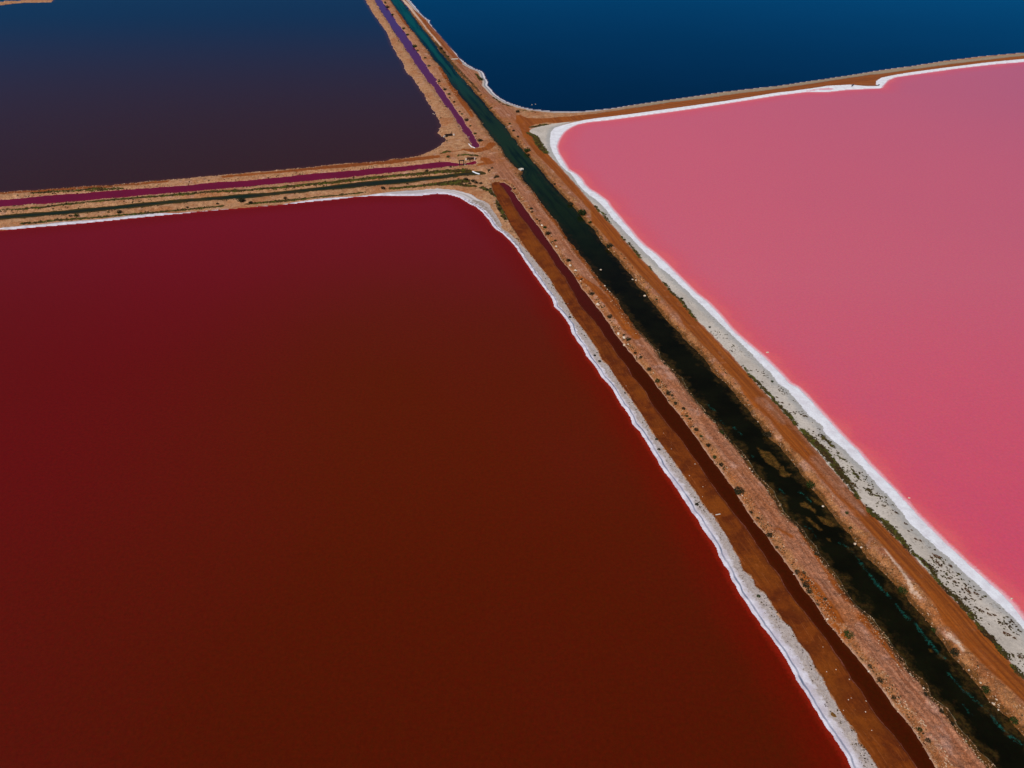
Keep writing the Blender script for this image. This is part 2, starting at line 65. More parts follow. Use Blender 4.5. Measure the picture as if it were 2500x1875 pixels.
 'mud': [(-7.77,274.01),(-7.87,270.34),(-6.14,262.35),(-4.3,253.88),(-2.21,245.04),(-0.55,237.39),(0.6,233.68),(2.75,225.85),(4.81,219.06),(6.79,213.2),(8.7,207.57),(10.56,202.73),(12.06,197.49),(13.22,192.43),(14.64,188.08),(15.96,182.84),(17.22,177.79),(18.73,173.42),(20.19,169.18),(21.03,166.36),(22.54,161.04),(23.3,156.37),(24.73,153.89),(25.71,149.88),(26.89,146.0),(28.21,141.88),(29.43,137.55),(30.49,134.07),(31.3,130.69),(32.09,127.42),(33.97,121.64),(35.19,118.04),(35.92,115.43),(36.93,112.33),(38.04,109.06),(38.87,105.63),(39.78,102.83),(40.3,102.43),(41.07,99.23),(41.86,96.38),(42.35,93.16),(42.86,90.93),(42.9,88.33),(44.12,87.06),(44.2,84.78),(45.49,83.36),(46.05,81.17),(47.13,77.38),(48.02,76.08),(48.45,73.36),(49.55,70.91),(49.75,68.71),(50.39,66.56),(50.48,64.64),(50.92,62.91),(51.14,61.08),(51.61,59.59),(52.39,57.83),(52.36,56.26),(53.03,54.73),(53.47,52.69),(55.45,43.36),(57.72,34.3),(63.23,34.3),(61.39,43.36),(59.7,52.44),(58.93,55.42),(58.21,57.69),(57.15,60.33),(56.65,62.76),(56.32,64.95),(55.5,66.73),(54.98,69.89),(53.82,74.08),(52.87,76.45),(51.81,79.81),(51.15,81.37),(50.6,83.36),(50.15,85.19),(50.03,87.06),(49.54,88.33),(48.89,90.28),(48.23,92.94),(47.6,95.22),(47.02,97.79),(46.3,99.96),(45.18,103.08),(44.29,105.63),(43.3,108.79),(42.55,111.5),(41.78,114.29),(40.84,117.46),(40.19,119.23),(38.62,125.51),(36.89,130.03),(35.42,134.07),(34.27,137.91),(33.48,141.51),(32.32,146.0),(30.94,149.49),(30.42,152.68),(29.03,156.79),(27.98,160.18),(26.79,165.01),(25.57,168.26),(24.93,171.99),(24.17,173.42),(23.75,175.83),(21.56,180.8),(19.83,185.96),(19.32,190.24),(18.04,195.78),(17.23,200.96),(15.97,203.93),(14.26,210.05),(12.22,217.74),(10.34,224.47),(8.07,232.23),(6.0,239.63),(4.87,241.93),(3.29,247.4),(1.67,253.88),(-0.02,262.35),(-1.43,267.63),(-2.52,272.16),(-3.98,275.87),(-4.95,276.81),(-6.38,276.34)],
 'salt1': [(-20.74,260.34),(-17.05,255.27),(-14.19,251.97),(-12.03,247.94),(-10.25,244.0),(-8.81,239.4),(-7.77,236.4),(-6.1,232.73),(-4.61,230.55),(-1.75,224.93),(0.41,219.51),(1.89,214.6),(3.19,210.47),(5.0,204.33),(6.33,199.6),(7.9,195.03),(9.42,190.6),(10.66,187.37),(11.26,182.16),(12.73,179.63),(14.12,176.16),(15.19,172.31),(15.69,168.11),(16.93,164.09),(18.59,159.18),(19.09,156.23),(20.48,152.95),(21.49,148.58),(22.85,145.88),(23.94,143.24),(24.75,140.3),(25.46,136.73),(26.97,132.93),(27.27,130.25),(28.42,127.64),(28.78,125.72),(29.14,124.49),(32.19,113.92),(33.34,110.32),(34.45,106.85),(35.48,103.25),(36.25,100.51),(36.7,98.91),(37.57,96.07),(38.4,93.31),(38.66,91.3),(39.41,88.48),(39.48,86.57),(40.06,84.71),(40.22,83.29),(41.0,81.11),(41.66,79.17),(42.52,76.91),(42.49,76.57),(43.21,74.56),(43.98,72.25),(44.62,70.17),(45.09,68.15),(45.6,66.35),(46.14,64.27),(46.68,62.25),(47.19,60.28),(47.69,58.36),(48.1,57.07),(48.63,55.38),(49.05,53.86),(49.36,52.26),(51.58,43.2),(53.6,34.17),(57.61,34.3),(55.34,43.36),(53.35,52.69),(52.91,54.73),(52.24,56.26),(52.26,57.83),(51.49,59.59),(51.01,61.08),(50.79,62.91),(50.35,64.64),(50.26,66.56),(49.61,68.71),(49.41,70.91),(48.32,73.36),(47.88,76.08),(46.98,77.38),(45.9,81.17),(45.34,83.36),(44.05,84.78),(43.97,87.06),(42.75,88.33),(42.7,90.93),(42.19,93.16),(41.7,96.38),(40.91,99.23),(40.14,102.43),(39.62,102.83),(38.71,105.63),(37.87,109.06),(36.75,112.33),(35.75,115.43),(35.01,118.04),(33.79,121.64),(31.9,127.42),(31.11,130.69),(30.3,134.07),(29.23,137.55),(28.01,141.88),(26.68,146.0),(25.5,149.88),(24.52,153.89),(23.09,156.37),(22.32,161.04),(20.81,166.36),(19.97,169.18),(18.51,173.42),(16.99,177.79),(15.72,182.84),(14.4,188.08),(12.98,192.43),(11.81,197.49),(10.31,202.73),(8.45,207.57),(6.53,213.2),(4.54,219.06),(2.48,225.85),(0.32,233.68),(-0.84,237.39),(-2.5,245.04),(-4.6,253.88)],
 'salt2': [(-215.45,230.39),(-176.98,236.21),(-166.62,238.45),(-156.11,240.73),(-145.46,243.03),(-135.23,246.78),(-127.67,247.74),(-119.71,247.74),(-104.89,251.21),(-96.73,252.48),(-92.45,253.94),(-85.46,255.13),(-73.48,259.99),(-61.6,262.79),(-53.61,264.89),(-45.53,267.12),(-33.11,269.49),(-24.41,271.25),(-22.22,270.34),(-16.84,268.98),(-13.23,266.74),(-10.29,262.35),(-8.39,255.54),(-6.56,249.0),(-4.82,243.48),(-3.11,236.64),(-10.49,236.64),(-15.76,253.44),(-19.42,258.45),(-23.73,261.45),(-27.94,262.23),(-29.08,261.9),(-34.31,260.25),(-40.46,259.84),(-48.76,260.25),(-56.85,259.23),(-72.41,254.98),(-87.69,251.24),(-95.79,249.22),(-103.87,247.98),(-118.43,244.19),(-132.65,240.5),(-146.56,236.88),(-160.43,233.87)],
 'ledge': [(36.51,164.56),(38.17,159.32),(39.52,154.3),(40.79,150.67),(42.2,145.62),(43.38,142.25),(44.76,137.91),(45.13,135.98),(46.37,132.54),(47.14,129.22),(48.16,125.36),(49.43,121.94),(50.37,118.34),(51.09,114.86),(52.1,111.23),(53.03,108.26),(53.74,105.37),(54.31,102.68),(55.13,100.45),(56.11,98.27),(56.64,95.91),(57.33,93.61),(57.75,91.15),(58.4,88.98),(58.97,86.64),(59.52,84.37),(62.74,75.16),(63.3,72.66),(63.84,70.57),(64.36,68.54),(64.86,66.89),(65.35,65.27),(66.05,63.53),(66.59,61.84),(66.98,60.18),(67.28,58.7),(67.86,57.26),(68.15,55.84),(68.43,54.46),(68.91,52.69),(73.08,42.85),(75.38,44.08),(71.56,52.93),(71.24,54.42),(70.5,55.67),(70.17,56.94),(69.61,58.09),(69.4,59.4),(69.34,60.74),(69.05,62.26),(68.03,63.19),(67.14,64.13),(67.49,65.88),(66.95,67.01),(66.18,68.33),(65.77,69.85),(65.57,71.91),(64.99,73.5),(64.55,75.12),(64.17,77.33),(63.63,79.22),(62.14,81.72),(61.55,83.72),(61.14,85.35),(60.71,87.43),(60.18,89.36),(59.7,91.99),(59.05,94.25),(58.66,96.33),(57.98,98.7),(57.57,100.88),(56.37,102.52),(55.86,104.54),(55.6,106.87),(55.3,109.8),(54.36,111.99),(53.12,115.37),(52.43,118.86),(51.78,121.87),(51.03,124.66),(50.29,125.47),(49.69,127.35),(49.02,129.96),(48.13,132.63),(47.13,135.02),(46.34,138.54),(45.37,141.43),(44.53,144.02),(43.97,147.06),(43.4,150.19),(42.36,152.18),(41.27,155.44),(40.01,157.95),(39.43,161.81),(38.37,164.46),(37.85,166.33)],
}
STROKE = {
 'orange': [[(-75.04,616.66,1.26),(-64.73,582.75,2.2),(-54.86,546.16,2.46),(-46.43,518.61,2.17),(-39.11,490.97,1.9),(-33.95,472.4,1.5),(-29.77,457.12,1.14)],[(-113.28,281.85,1.66),(-92.51,286.56,1.44),(-71.44,292.62,2.44),(-49.58,298.24,2.72),(-31.65,303.39,1.76)],[(-193.13,265.34,1.13),(-170.06,269.63,2.06),(-154.28,272.37,1.62),(-134.57,276.83,1.17)],[(-20.6,311.68,1.22),(-15.49,310.59,2.42),(-10.51,313.14,1.83),(-8.73,319.07,1.86)],[(-20.56,310.95,0.3),(-26.73,308.8,0.6),(-30.34,306.66,0.6)],[(-11.4,300.4,2.07),(-8.85,296.67,1.46),(-13.64,294.34,1.16)],[(20.14,200.38,0.81),(24.36,193.54,1.23),(28.64,181.81,1.52),(31.53,172.94,1.67),(33.42,165.98,1.3)],[(26.6,187.45,0.89),(30.03,177.21,1.72),(31.8,170.5,1.54),(32.84,166.81,0.83)],[(8.33,264.95,0.45),(13.71,243.46,0.77),(18.08,228.65,0.81),(21.74,214.49,0.78),(26.17,198.06,0.81),(29.84,185.43,0.91),(33.0,174.38,0.87)],[(55.76,100.69,0.28),(56.88,94.99,0.78),(58.01,89.84,0.99),(59.07,84.98,1.22),(59.92,81.76,1.27)],[(60.96,77.56,1.13),(62.17,73.72,0.76),(62.9,70.91,0.51),(63.31,68.21,0.27)],[(53.18,87.7,0.3),(54.49,84.37,0.74),(55.72,80.59,0.9),(56.8,77.16,0.71)],[(54.42,77.75,0.0),(55.64,76.63,0.46),(56.76,73.54,0.35)],[(51.68,98.03,0.32),(53.95,95.91,0.36)],[(-31.37,407.94,2.17),(-24.47,379.83,1.63),(-18.87,357.57,0.97)],[(-85.83,613.11,2.09),(-73.63,567.0,2.35),(-65.62,540.45,1.69)],[(-40.88,446.71,1.59),(-34.75,419.58,1.21),(-27.97,390.16,0.85)]],
 'dry': [[(59.92,138.13,1.71),(61.61,133.95,1.44),(62.37,130.58,0.94)],[(66.08,117.79,1.33),(67.11,114.9,1.96),(68.22,110.71,1.92),(69.37,107.49,1.26)],[(67.35,112.44,1.72),(68.44,107.83,1.47),(69.76,104.19,1.03),(70.3,101.68,0.41)],[(-86.0,650.27,1.54),(-76.84,620.24,1.06),(-67.73,585.99,0.8),(-57.65,549.06,0.57),(-44.67,495.8,0.7)],[(60.51,146.25,0.51),(61.85,140.29,0.49),(64.28,131.24,0.71),(65.65,126.03,0.55),(67.38,118.67,0.44)]],
 'veg': [[(30.36,253.86,0.61),(31.25,248.98,0.52)],[(32.33,248.18,0.6),(33.02,243.46,0.6),(34.49,238.87,0.42)],[(36.83,228.65,0.49),(37.74,225.85,0.56)],[(38.72,223.78,0.64),(40.28,217.08,0.63),(41.24,213.2,0.62)],[(43.08,207.57,0.45),(43.69,203.93,0.37)],[(45.99,196.92,0.44),(47.45,190.78,0.57),(49.48,185.43,0.63),(50.55,179.79,0.55),(51.56,175.34,0.4)],[(9.05,341.25,1.31),(13.84,344.55,1.32),(17.77,346.28,0.57)],[(7.22,333.53,1.1),(10.43,328.54,1.63),(11.8,318.91,1.77),(14.64,308.6,1.38)],[(9.93,342.56,0.94)],[(59.07,153.34,0.31),(60.06,148.95,0.56),(61.48,144.73,0.55),(62.62,140.65,0.54),(63.72,136.72,0.63),(64.89,133.26,0.62),(65.59,129.91,0.7)],[(66.25,127.95,0.84),(67.33,124.77,1.15),(68.49,121.98,1.27),(69.1,118.97,1.11),(69.89,115.47,1.09),(70.65,112.09,0.65),(70.91,108.55,0.55),(71.08,106.44,0.46)],[(69.51,114.12,0.57),(70.38,111.61,0.56),(70.74,108.9,0.55),(71.29,106.78,0.46)],[(71.73,104.45,0.5),(72.26,102.43,0.74),(73.61,100.69,0.81),(74.27,98.27,0.88),(75.18,95.68,0.71),(75.63,93.39,0.58)],[(76.03,92.26,0.58),(77.1,90.71,0.69),(77.68,88.55,0.68),(77.65,86.22,0.56),(78.45,83.96,0.63),(79.26,82.16,0.62),(79.79,80.2,0.61),(80.31,78.29,0.53)],[(80.16,78.32,0.53),(80.64,76.08,0.6),(81.26,73.9,0.59),(81.81,71.95,0.58),(82.13,70.23,0.44)],[(82.22,68.71,0.4),(82.41,67.38,0.5),(82.71,66.56,0.49)],[(70.05,126.03,0.6),(70.67,124.77,0.69),(71.37,122.59,0.45)],[(71.55,120.76,0.4),(71.73,118.97,0.31),(72.42,118.08,0.35)],[(72.5,116.62,0.31),(72.86,114.9,0.31),(73.42,113.2,0.43)],[(73.84,109.43,0.51),(74.37,107.83,0.5),(75.74,107.44,0.17)],[(71.35,111.06,0.34),(71.72,109.97,0.3)],[(-46.19,269.43,0.93),(-36.48,271.25,1.09),(-26.1,274.94,1.89),(-20.8,276.34,2.06),(-17.94,276.81,1.9)],[(-22.39,273.09,0.94),(-17.7,272.16,1.25),(-14.11,271.25,1.09)],[(-45.84,269.49,0.92),(-33.37,272.23,1.38),(-20.71,275.0,1.86)],[(-75.36,261.02,0.67),(-65.86,263.31,0.79),(-55.92,266.27,0.68)],[(-96.93,255.43,0.88),(-85.35,257.95,1.11),(-76.78,259.99,1.11)],[(-170.49,238.45,0.84),(-156.56,241.64,0.84),(-145.88,243.96,0.74),(-131.46,247.26,0.97),(-116.74,250.63,0.87),(-105.63,253.57,0.87)],[(-183.9,248.7,0.54),(-169.66,252.09,0.98),(-155.58,256.56,0.99),(-140.71,260.12,1.11),(-121.52,264.28,1.13),(-101.21,268.01,0.91)],[(-108.44,266.27,0.91),(-88.51,270.58,1.15),(-72.39,275.0,1.16),(-55.95,280.11,1.18),(-38.91,284.19,1.19),(-25.89,287.51,1.68),(-17.02,288.35,0.96)],[(-180.56,265.34,1.13),(-164.8,267.47,0.8),(-157.09,269.09,1.37),(-148.99,269.96,0.69)],[(-30.12,307.02,0.42),(-28.04,309.51,1.21),(-26.53,309.51,0.91)],[(-22.71,304.55,0.72),(-19.04,305.61,1.02),(-15.25,304.55,1.01),(-13.35,303.51,0.6)],[(-9.94,390.16,0.57),(-6.02,380.58,0.7),(-0.44,374.41,0.41)],[(-4.07,375.7,0.84),(-1.67,374.48,0.84),(0.34,373.26,0.49)],[(3.78,367.87,0.69),(6.1,366.11,0.68),(12.17,364.06,0.55)],[(19.71,360.31,0.41),(22.74,360.31,0.41)],[(-20.23,434.73,0.93),(-16.67,421.43,1.06)],[(-11.59,270.34,1.25),(-8.32,266.74,1.08),(-6.48,262.35,0.91)],[(-5.7,257.22,0.75),(-4.25,250.61,0.88),(-2.19,241.93,1.0)],[(-22.9,281.1,0.8),(-20.79,282.56,0.65)]],
 'pale': [[(-87.44,656.19,1.11),(-79.47,631.21,1.29),(-72.17,602.69,0.93),(-63.5,570.09,0.59),(-58.28,549.06,0.57),(-51.93,526.62,0.64),(-45.05,500.72,0.53)],[(74.15,74.52,0.19),(74.91,72.63,0.23),(75.17,71.36,0.15)],[(70.76,92.71,0.19),(71.81,86.85,0.22),(72.0,83.36,0.26),(72.63,81.76,0.22)],[(-35.74,465.75,0.41),(-32.02,467.95,0.41)]],
 'teal': [[(63.28,95.45,0.14),(64.2,94.53,0.16),(65.31,92.26,0.15),(65.61,90.28,0.23),(65.81,88.98,0.27),(66.53,86.43,0.26),(67.07,84.37,0.33),(68.0,82.56,0.18)],[(68.25,81.17,0.18),(68.75,79.62,0.32),(69.07,78.1,0.21)],[(68.92,78.89,0.21),(70.05,77.38,0.28),(70.27,75.34,0.35),(70.88,73.54,0.35),(71.32,71.78,0.27),(72.0,70.57,0.2)],[(71.19,68.21,0.13),(71.77,66.56,0.23),(72.33,64.95,0.26),(73.46,63.07,0.26),(74.29,61.84,0.29),(74.72,59.88,0.25),(75.36,58.41,0.31),(75.87,57.26,0.34),(77.1,56.12,0.18)],[(77.04,56.01,0.27),(79.5,49.84,0.32),(81.22,43.36,0.31)],[(71.17,62.3,0.11),(71.44,60.78,0.14)],[(55.87,109.97,0.17),(56.63,108.63,0.17)],[(55.71,108.1,0.17),(56.08,106.78,0.13)],[(59.87,109.17,0.17),(60.6,107.83,0.19),(61.54,106.0,0.15)],[(57.95,99.47,0.16),(58.99,98.75,0.12)],[(59.02,98.27,0.1),(59.38,96.61,0.12)],[(46.01,139.16,0.2),(46.97,137.38,0.19),(48.35,135.63,0.14)],[(51.13,129.87,0.23),(52.4,127.27,0.14)],[(52.73,120.42,0.18),(53.18,119.82,0.18)],[(48.67,132.21,0.14),(49.22,130.87,0.14)],[(46.68,138.62,0.2),(48.06,135.8,0.19)]],
 'darkweed': [[(-50.21,513.39,1.08),(-44.48,493.37,1.04),(-39.68,474.66,0.84),(-33.17,450.82,0.96),(-28.01,434.73,0.78),(-21.99,415.93,0.6),(-16.88,398.45,0.58)],[(-72.46,592.57,0.71),(-59.91,546.16,0.66),(-50.81,513.39,0.63)]],
}
SHRUBS = {
 'drain': [(62.7,56.41,0.42),(62.13,57.98,0.37),(60.31,63.15,0.29),(59.39,66.16,0.48),(58.62,68.62,0.38),(57.02,74.26,0.79),(54.26,80.88,0.33),(55.52,81.47,0.3),(53.56,83.56,0.57),(53.28,84.78,0.61),(52.99,86.12,0.24),(53.64,87.27,0.27),(52.65,87.91,0.48),(50.66,93.84,0.25),(50.08,96.85,0.61),(48.98,101.19,0.3),(48.07,102.83,0.34),(47.02,108.39,1.0),(45.1,116.44,0.48),(44.25,118.93,0.49),(43.57,122.4,0.58),(42.69,125.67,0.38),(42.02,128.07,0.47),(41.24,131.7,0.17),(40.78,132.71,0.22),(40.36,135.1,0.44),(38.98,137.55,0.44),(38.69,140.6,0.27),(37.95,141.51,0.59),(36.14,146.77,0.64),(34.7,151.47,0.61),(33.36,156.58,0.43),(32.23,158.9,0.44),(31.18,164.56,0.65),(30.23,167.04,0.3),(27.42,176.56,0.73),(23.59,189.43,0.68),(21.26,198.35,0.42),(17.87,209.73,0.73),(14.45,224.47,0.49),(12.25,229.72,1.0),(11.26,234.41,0.64),(9.51,240.01,0.39),(8.75,241.53,0.39),(7.25,247.38,0.5),(6.97,250.19,0.6),(1.02,269.41,0.53)],
 'canal_left': [(67.25,58.63,0.26),(66.43,60.55,0.32),(65.35,63.61,0.21),(57.12,91.38,0.16),(48.66,123.48,0.23),(48.05,124.88,0.27),(47.48,126.95,0.55),(45.46,133.9,0.22),(45.36,133.9,0.26),(39.09,153.89,0.19)],
 'canal_right': [(77.42,59.59,0.57),(75.68,64.56,0.62),(73.87,71.26,0.68),(72.58,75.89,0.45),(70.58,83.96,0.77),(66.5,98.63,0.24),(66.83,102.05,0.22),(62.63,110.68,0.93),(58.06,126.79,0.88),(42.07,186.22,0.32),(32.05,220.4,1.1),(29.23,232.59,0.38),(27.26,239.25,0.58),(24.88,246.2,1.52),(25.04,246.61,1.19),(21.51,255.52,0.88),(21.31,255.54,0.95),(16.57,274.01,0.5),(6.94,306.38,0.78),(6.42,310.28,1.26),(2.59,327.92,0.58),(0.75,335.43,0.59),(-1.17,345.88,0.52),(-10.33,370.66,0.45)],
 'upper': [(-14.03,323.04,1.1),(-16.66,332.87,0.63),(-19.21,343.19,0.6),(-21.32,351.28,0.96),(-24.03,361.1,0.53),(-25.39,365.45,0.54),(-29.03,380.58,0.65),(-32.47,393.44,0.81),(-35.29,402.7,0.97),(-39.39,417.75,0.8),(-48.05,450.82,0.91),(-52.01,469.06,0.77),(-58.32,487.39,0.8),(-61.17,498.25,1.4),(-69.51,530.71,0.92),(-74.13,549.06,1.01),(-88.01,597.59,1.09),(-95.55,625.68,1.42),(-99.64,642.52,1.02)],
 'upper_right': [(0.65,335.41,0.59),(-1.06,345.85,0.43),(2.7,363.26,0.98),(-10.0,371.38,0.46),(-16.17,391.79,0.43),(-21.95,415.03,0.45),(-16.73,423.28,0.81),(-38.4,472.4,0.67),(-41.39,482.69,0.74),(-44.1,492.17,0.98)],
 'left': [(-156.1,243.96,0.55),(-154.13,243.96,0.79),(-140.08,246.97,0.87),(-144.17,247.26,0.4),(-117.55,251.8,0.48),(-139.91,252.29,0.56),(-107.72,255.06,0.49),(-95.91,256.13,0.73),(-99.42,257.27,1.15),(-99.76,257.44,1.15),(-84.21,259.99,0.66),(-49.15,268.95,0.85),(-40.33,273.33,0.43),(-62.29,280.11,0.44),(-17.48,282.36,0.37),(-34.02,286.99,0.52),(-34.11,287.15,0.62),(-39.51,287.75,0.54),(-24.87,291.52,0.53),(-26.57,302.56,0.7)],
 'corner': [(-2.32,241.91,0.46),(-3.68,244.25,0.46),(-4.57,249.0,0.53),(-4.71,249.78,0.6),(-4.59,253.04,0.47),(-4.8,253.88,0.47),(-7.54,263.22,0.42),(-9.39,267.63,0.49),(-10.8,267.63,0.35),(-8.19,268.98,0.49),(-12.05,273.55,0.57),(-16.36,274.01,0.64),(-13.88,274.47,0.72),(-15.21,276.34,0.79),(-17.98,277.76,0.8),(-6.81,279.66,0.44),(-5.91,280.62,0.87),(-9.19,287.99,0.52),(-8.12,290.0,0.52)],
 'salt': [(44.11,82.56,0.2),(37.56,104.96,0.23),(37.52,104.99,0.26),(32.54,121.7,0.16),(32.55,125.04,0.17),(22.62,155.46,0.29),(21.59,158.13,0.22),(16.32,176.97,0.18),(16.26,177.05,0.18)],
 'flat': [(64.66,146.71,0.18),(54.46,171.67,0.38),(49.53,187.18,0.41),(49.6,187.19,0.43)],
}
BOULDERS = {
 'drain': [(58.37,67.96,0.27),(54.97,77.91,0.23),(52.15,87.7,0.15),(47.43,107.33,0.17),(30.83,162.79,0.3),(30.02,163.23,0.44),(30.19,165.68,0.4),(30.17,165.98,0.5),(29.01,168.41,0.5),(28.96,168.49,0.5),(25.01,183.52,0.37),(24.85,183.87,0.59),(20.77,197.49,0.34),(19.65,203.63,0.57),(18.28,206.95,0.47),(14.56,220.4,0.43),(10.39,237.0,0.51)],
 'canal_left': [(65.51,64.64,0.15),(64.59,67.3,0.14),(55.68,99.23,0.22),(51.07,114.01,0.2),(50.83,115.0,0.2),(29.01,191.6,0.28),(28.49,193.26,0.33),(27.86,195.22,0.36)],
 'canal_right': [(76.23,61.53,0.19),(75.84,62.45,0.26),(76.37,62.91,0.2),(75.48,65.91,0.18),(74.83,68.21,0.18),(74.96,72.63,0.23),(67.05,94.07,0.23),(66.16,94.99,0.23),(66.19,95.1,0.29),(63.37,104.96,0.24),(63.36,104.96,0.23),(57.22,131.74,0.19),(39.2,189.7,0.41),(37.8,198.64,0.34),(36.93,199.5,0.34),(27.7,205.13,0.38)],
 'mud': [(54.86,58.01,0.13),(55.08,61.0,0.13),(51.7,61.23,0.16),(55.84,62.79,0.15),(53.14,62.99,0.16),(53.69,63.3,0.15),(54.56,66.48,0.21),(51.35,67.84,0.2),(52.99,68.21,0.12),(49.41,70.48,0.22),(52.28,72.39,0.14),(39.26,107.3,0.15),(39.9,110.14,0.23),(37.73,113.45,0.28),(39.62,117.02,0.3),(35.35,121.94,0.14),(34.48,127.27,0.15),(28.14,145.06,0.18),(16.19,184.39,0.27)],
 'red_wall': [],
}
ALGAE = [[(54.64,123.02),(55.92,121.64),(57.06,121.33),(57.78,119.53),(58.19,117.46),(57.4,115.43),(56.54,116.59),(55.34,118.04),(54.89,120.12)],[(57.85,116.3),(58.82,116.88),(58.6,115.43),(59.64,114.29),(58.99,113.45),(57.5,113.73),(57.24,114.86)],[(57.12,114.98),(58.55,115.12),(59.73,114.41),(59.31,113.7),(57.85,113.42),(57.27,114.12)],[(58.99,105.74),(59.91,106.26),(60.82,104.96),(61.62,103.94),(61.18,103.18),(60.2,104.19),(58.94,104.96)],[(61.12,102.43),(62.44,101.93),(63.66,101.19),(64.17,99.47),(63.07,99.47),(61.85,100.2),(61.34,101.43)],[(58.99,102.18),(59.86,101.43),(60.38,100.2),(61.0,98.75),(60.51,98.39),(59.67,99.72),(59.05,101.19)],[(61.22,96.73),(61.82,96.38),(61.67,95.68),(61.21,95.91)],[(55.61,105.48),(56.27,105.48),(56.0,104.58),(55.47,104.71)],[(62.67,106.0),(63.52,106.26),(63.75,104.71),(63.08,104.96)],[(70.09,72.13),(70.63,72.3),(70.59,71.69),(70.04,71.52)],[(61.67,107.57),(62.55,106.78),(63.34,105.74),(62.98,105.22),(61.92,106.0)]]
TUFTS = [(84.22,70.4,0.37),(83.27,70.91,0.22),(85.4,73.99,0.28),(84.42,74.8,0.54),(84.4,77.16,0.22),(84.49,77.19,0.22),(84.3,78.67,0.29),(83.46,78.76,0.36),(82.42,79.43,0.42),(83.68,79.81,0.23),(83.57,81.86,0.2),(82.14,81.96,0.23),(83.4,83.16,0.4),(82.33,83.36,0.33),(82.13,83.96,0.44),(80.79,85.71,0.3),(80.12,86.43,0.29),(81.82,89.3,0.38),(79.8,89.41,0.31),(79.63,90.17,0.35),(79.17,91.26,0.31),(80.16,91.71,0.6),(78.84,95.45,0.29),(78.15,95.91,0.32),(77.57,97.91,0.22),(78.31,98.15,0.2),(77.85,99.84,0.33),(77.25,102.8,0.37),(76.76,103.43,0.17),(75.49,104.45,0.23),(71.7,110.17,0.31),(71.23,110.99,0.35),(68.95,133.09,0.26),(68.36,133.26,0.3),(66.19,137.6,0.18),(64.69,138.13,0.35),(63.97,140.29,0.31)]
POINT = {
 'frame': [(-21.35,293.68),(-19.72,294.84)],
 'headwall': [(-18.73,299.38),(-15.75,301.43)],
 'sluice': [(-29.84,329.1),(-26.66,331.09)],
 'sluice_w': [(-30.05,328.31),(-25.98,328.71)],
 'whitepipe': [(-15.78,287.82),(-14.16,285.91),(-12.83,284.96)],
 'drainpipe': [(-18.77,318.69),(-17.48,315.71),(-15.91,314.79)],
 'outlet': [(2.91,290.0),(4.21,288.99)],
 'bluepipe': [(181.06,409.36),(183.05,412.34),(195.45,410.85),(196.94,412.34)],
 'stick': [(40.77,102.18),(41.79,102.43),(-36.02,465.75),(-32.27,467.51)],
 'lump': [(67.19,159.73),(81.62,106.99),(89.29,82.2),(11.71,377.88),(9.89,376.88),(-38.07,362.57),(-37.32,361.56),(-61.37,445.69),(-19.19,328.9),(66.94,159.65)],
 'ring': [(49.85,60.48)],
}

# ------------------------------------------------------------------ helpers
rng = np.random.default_rng(7)
random.seed(7)

def vnoise(x, y, cell, seed=0):
    """smooth value noise 0..1"""
    x = x / cell; y = y / cell
    xi = np.floor(x).astype(np.int64); yi = np.floor(y).astype(np.int64)
    fx = x - xi; fy = y - yi
    fx = fx * fx * (3 - 2 * fx); fy = fy * fy * (3 - 2 * fy)
    def h(a, b):
        n = (a * 374761393 + b * 668265263 + seed * 974634111) & 0xffffffff
        n = ((n ^ (n >> 13)) * 1274126177) & 0xffffffff
        return ((n ^ (n >> 16)) & 0xffff) / 65535.0
    return (h(xi, yi) * (1 - fx) + h(xi + 1, yi) * fx) * (1 - fy) + (h(xi, yi + 1) * (1 - fx) + h(xi + 1, yi + 1) * fx) * fy

def polydist(px, py, pts, rad, closed=True):
    """distance of points (sorted by py) to a polyline, and inside flag"""
    n = len(px)
    d2 = np.full(n, rad * rad, np.float64)
    ins = np.zeros(n, bool)
    m = len(pts)
    for i in range(m if closed else m - 1):
        ax, ay = pts[i]; bx, by = pts[(i + 1) % m]
        lo, hi = (ay, by) if ay < by else (by, ay)
        a = np.searchsorted(py, lo - rad); b = np.searchsorted(py, hi + rad)
        if b > a:
            sx = px[a:b]
            k = np.nonzero((sx > min(ax, bx) - rad) & (sx < max(ax, bx) + rad))[0]
            if len(k):
                k = k + a
                qx = px[k] - ax; qy = py[k] - ay
                ex, ey = bx - ax, by - ay
                L = ex * ex + ey * ey + 1e-12
                t = np.clip((qx * ex + qy * ey) / L, 0, 1)
                dd = (qx - t * ex) ** 2 + (qy - t * ey) ** 2
                d2[k] = np.minimum(d2[k], dd)
        if closed and ay != by:
            a = np.searchsorted(py, lo, 'left'); b = np.searchsorted(py, hi, 'left')
            if b > a:
                xx = ax + (py[a:b] - ay) * (bx - ax) / (by - ay)
                ins[a:b] ^= px[a:b] < xx
    return np.sqrt(d2), ins

def sdf(px, py, name, rad=12.0):
    d, ins = polydist(px, py, OUTLINE[name], rad)
    return np.where(ins, d, -d)

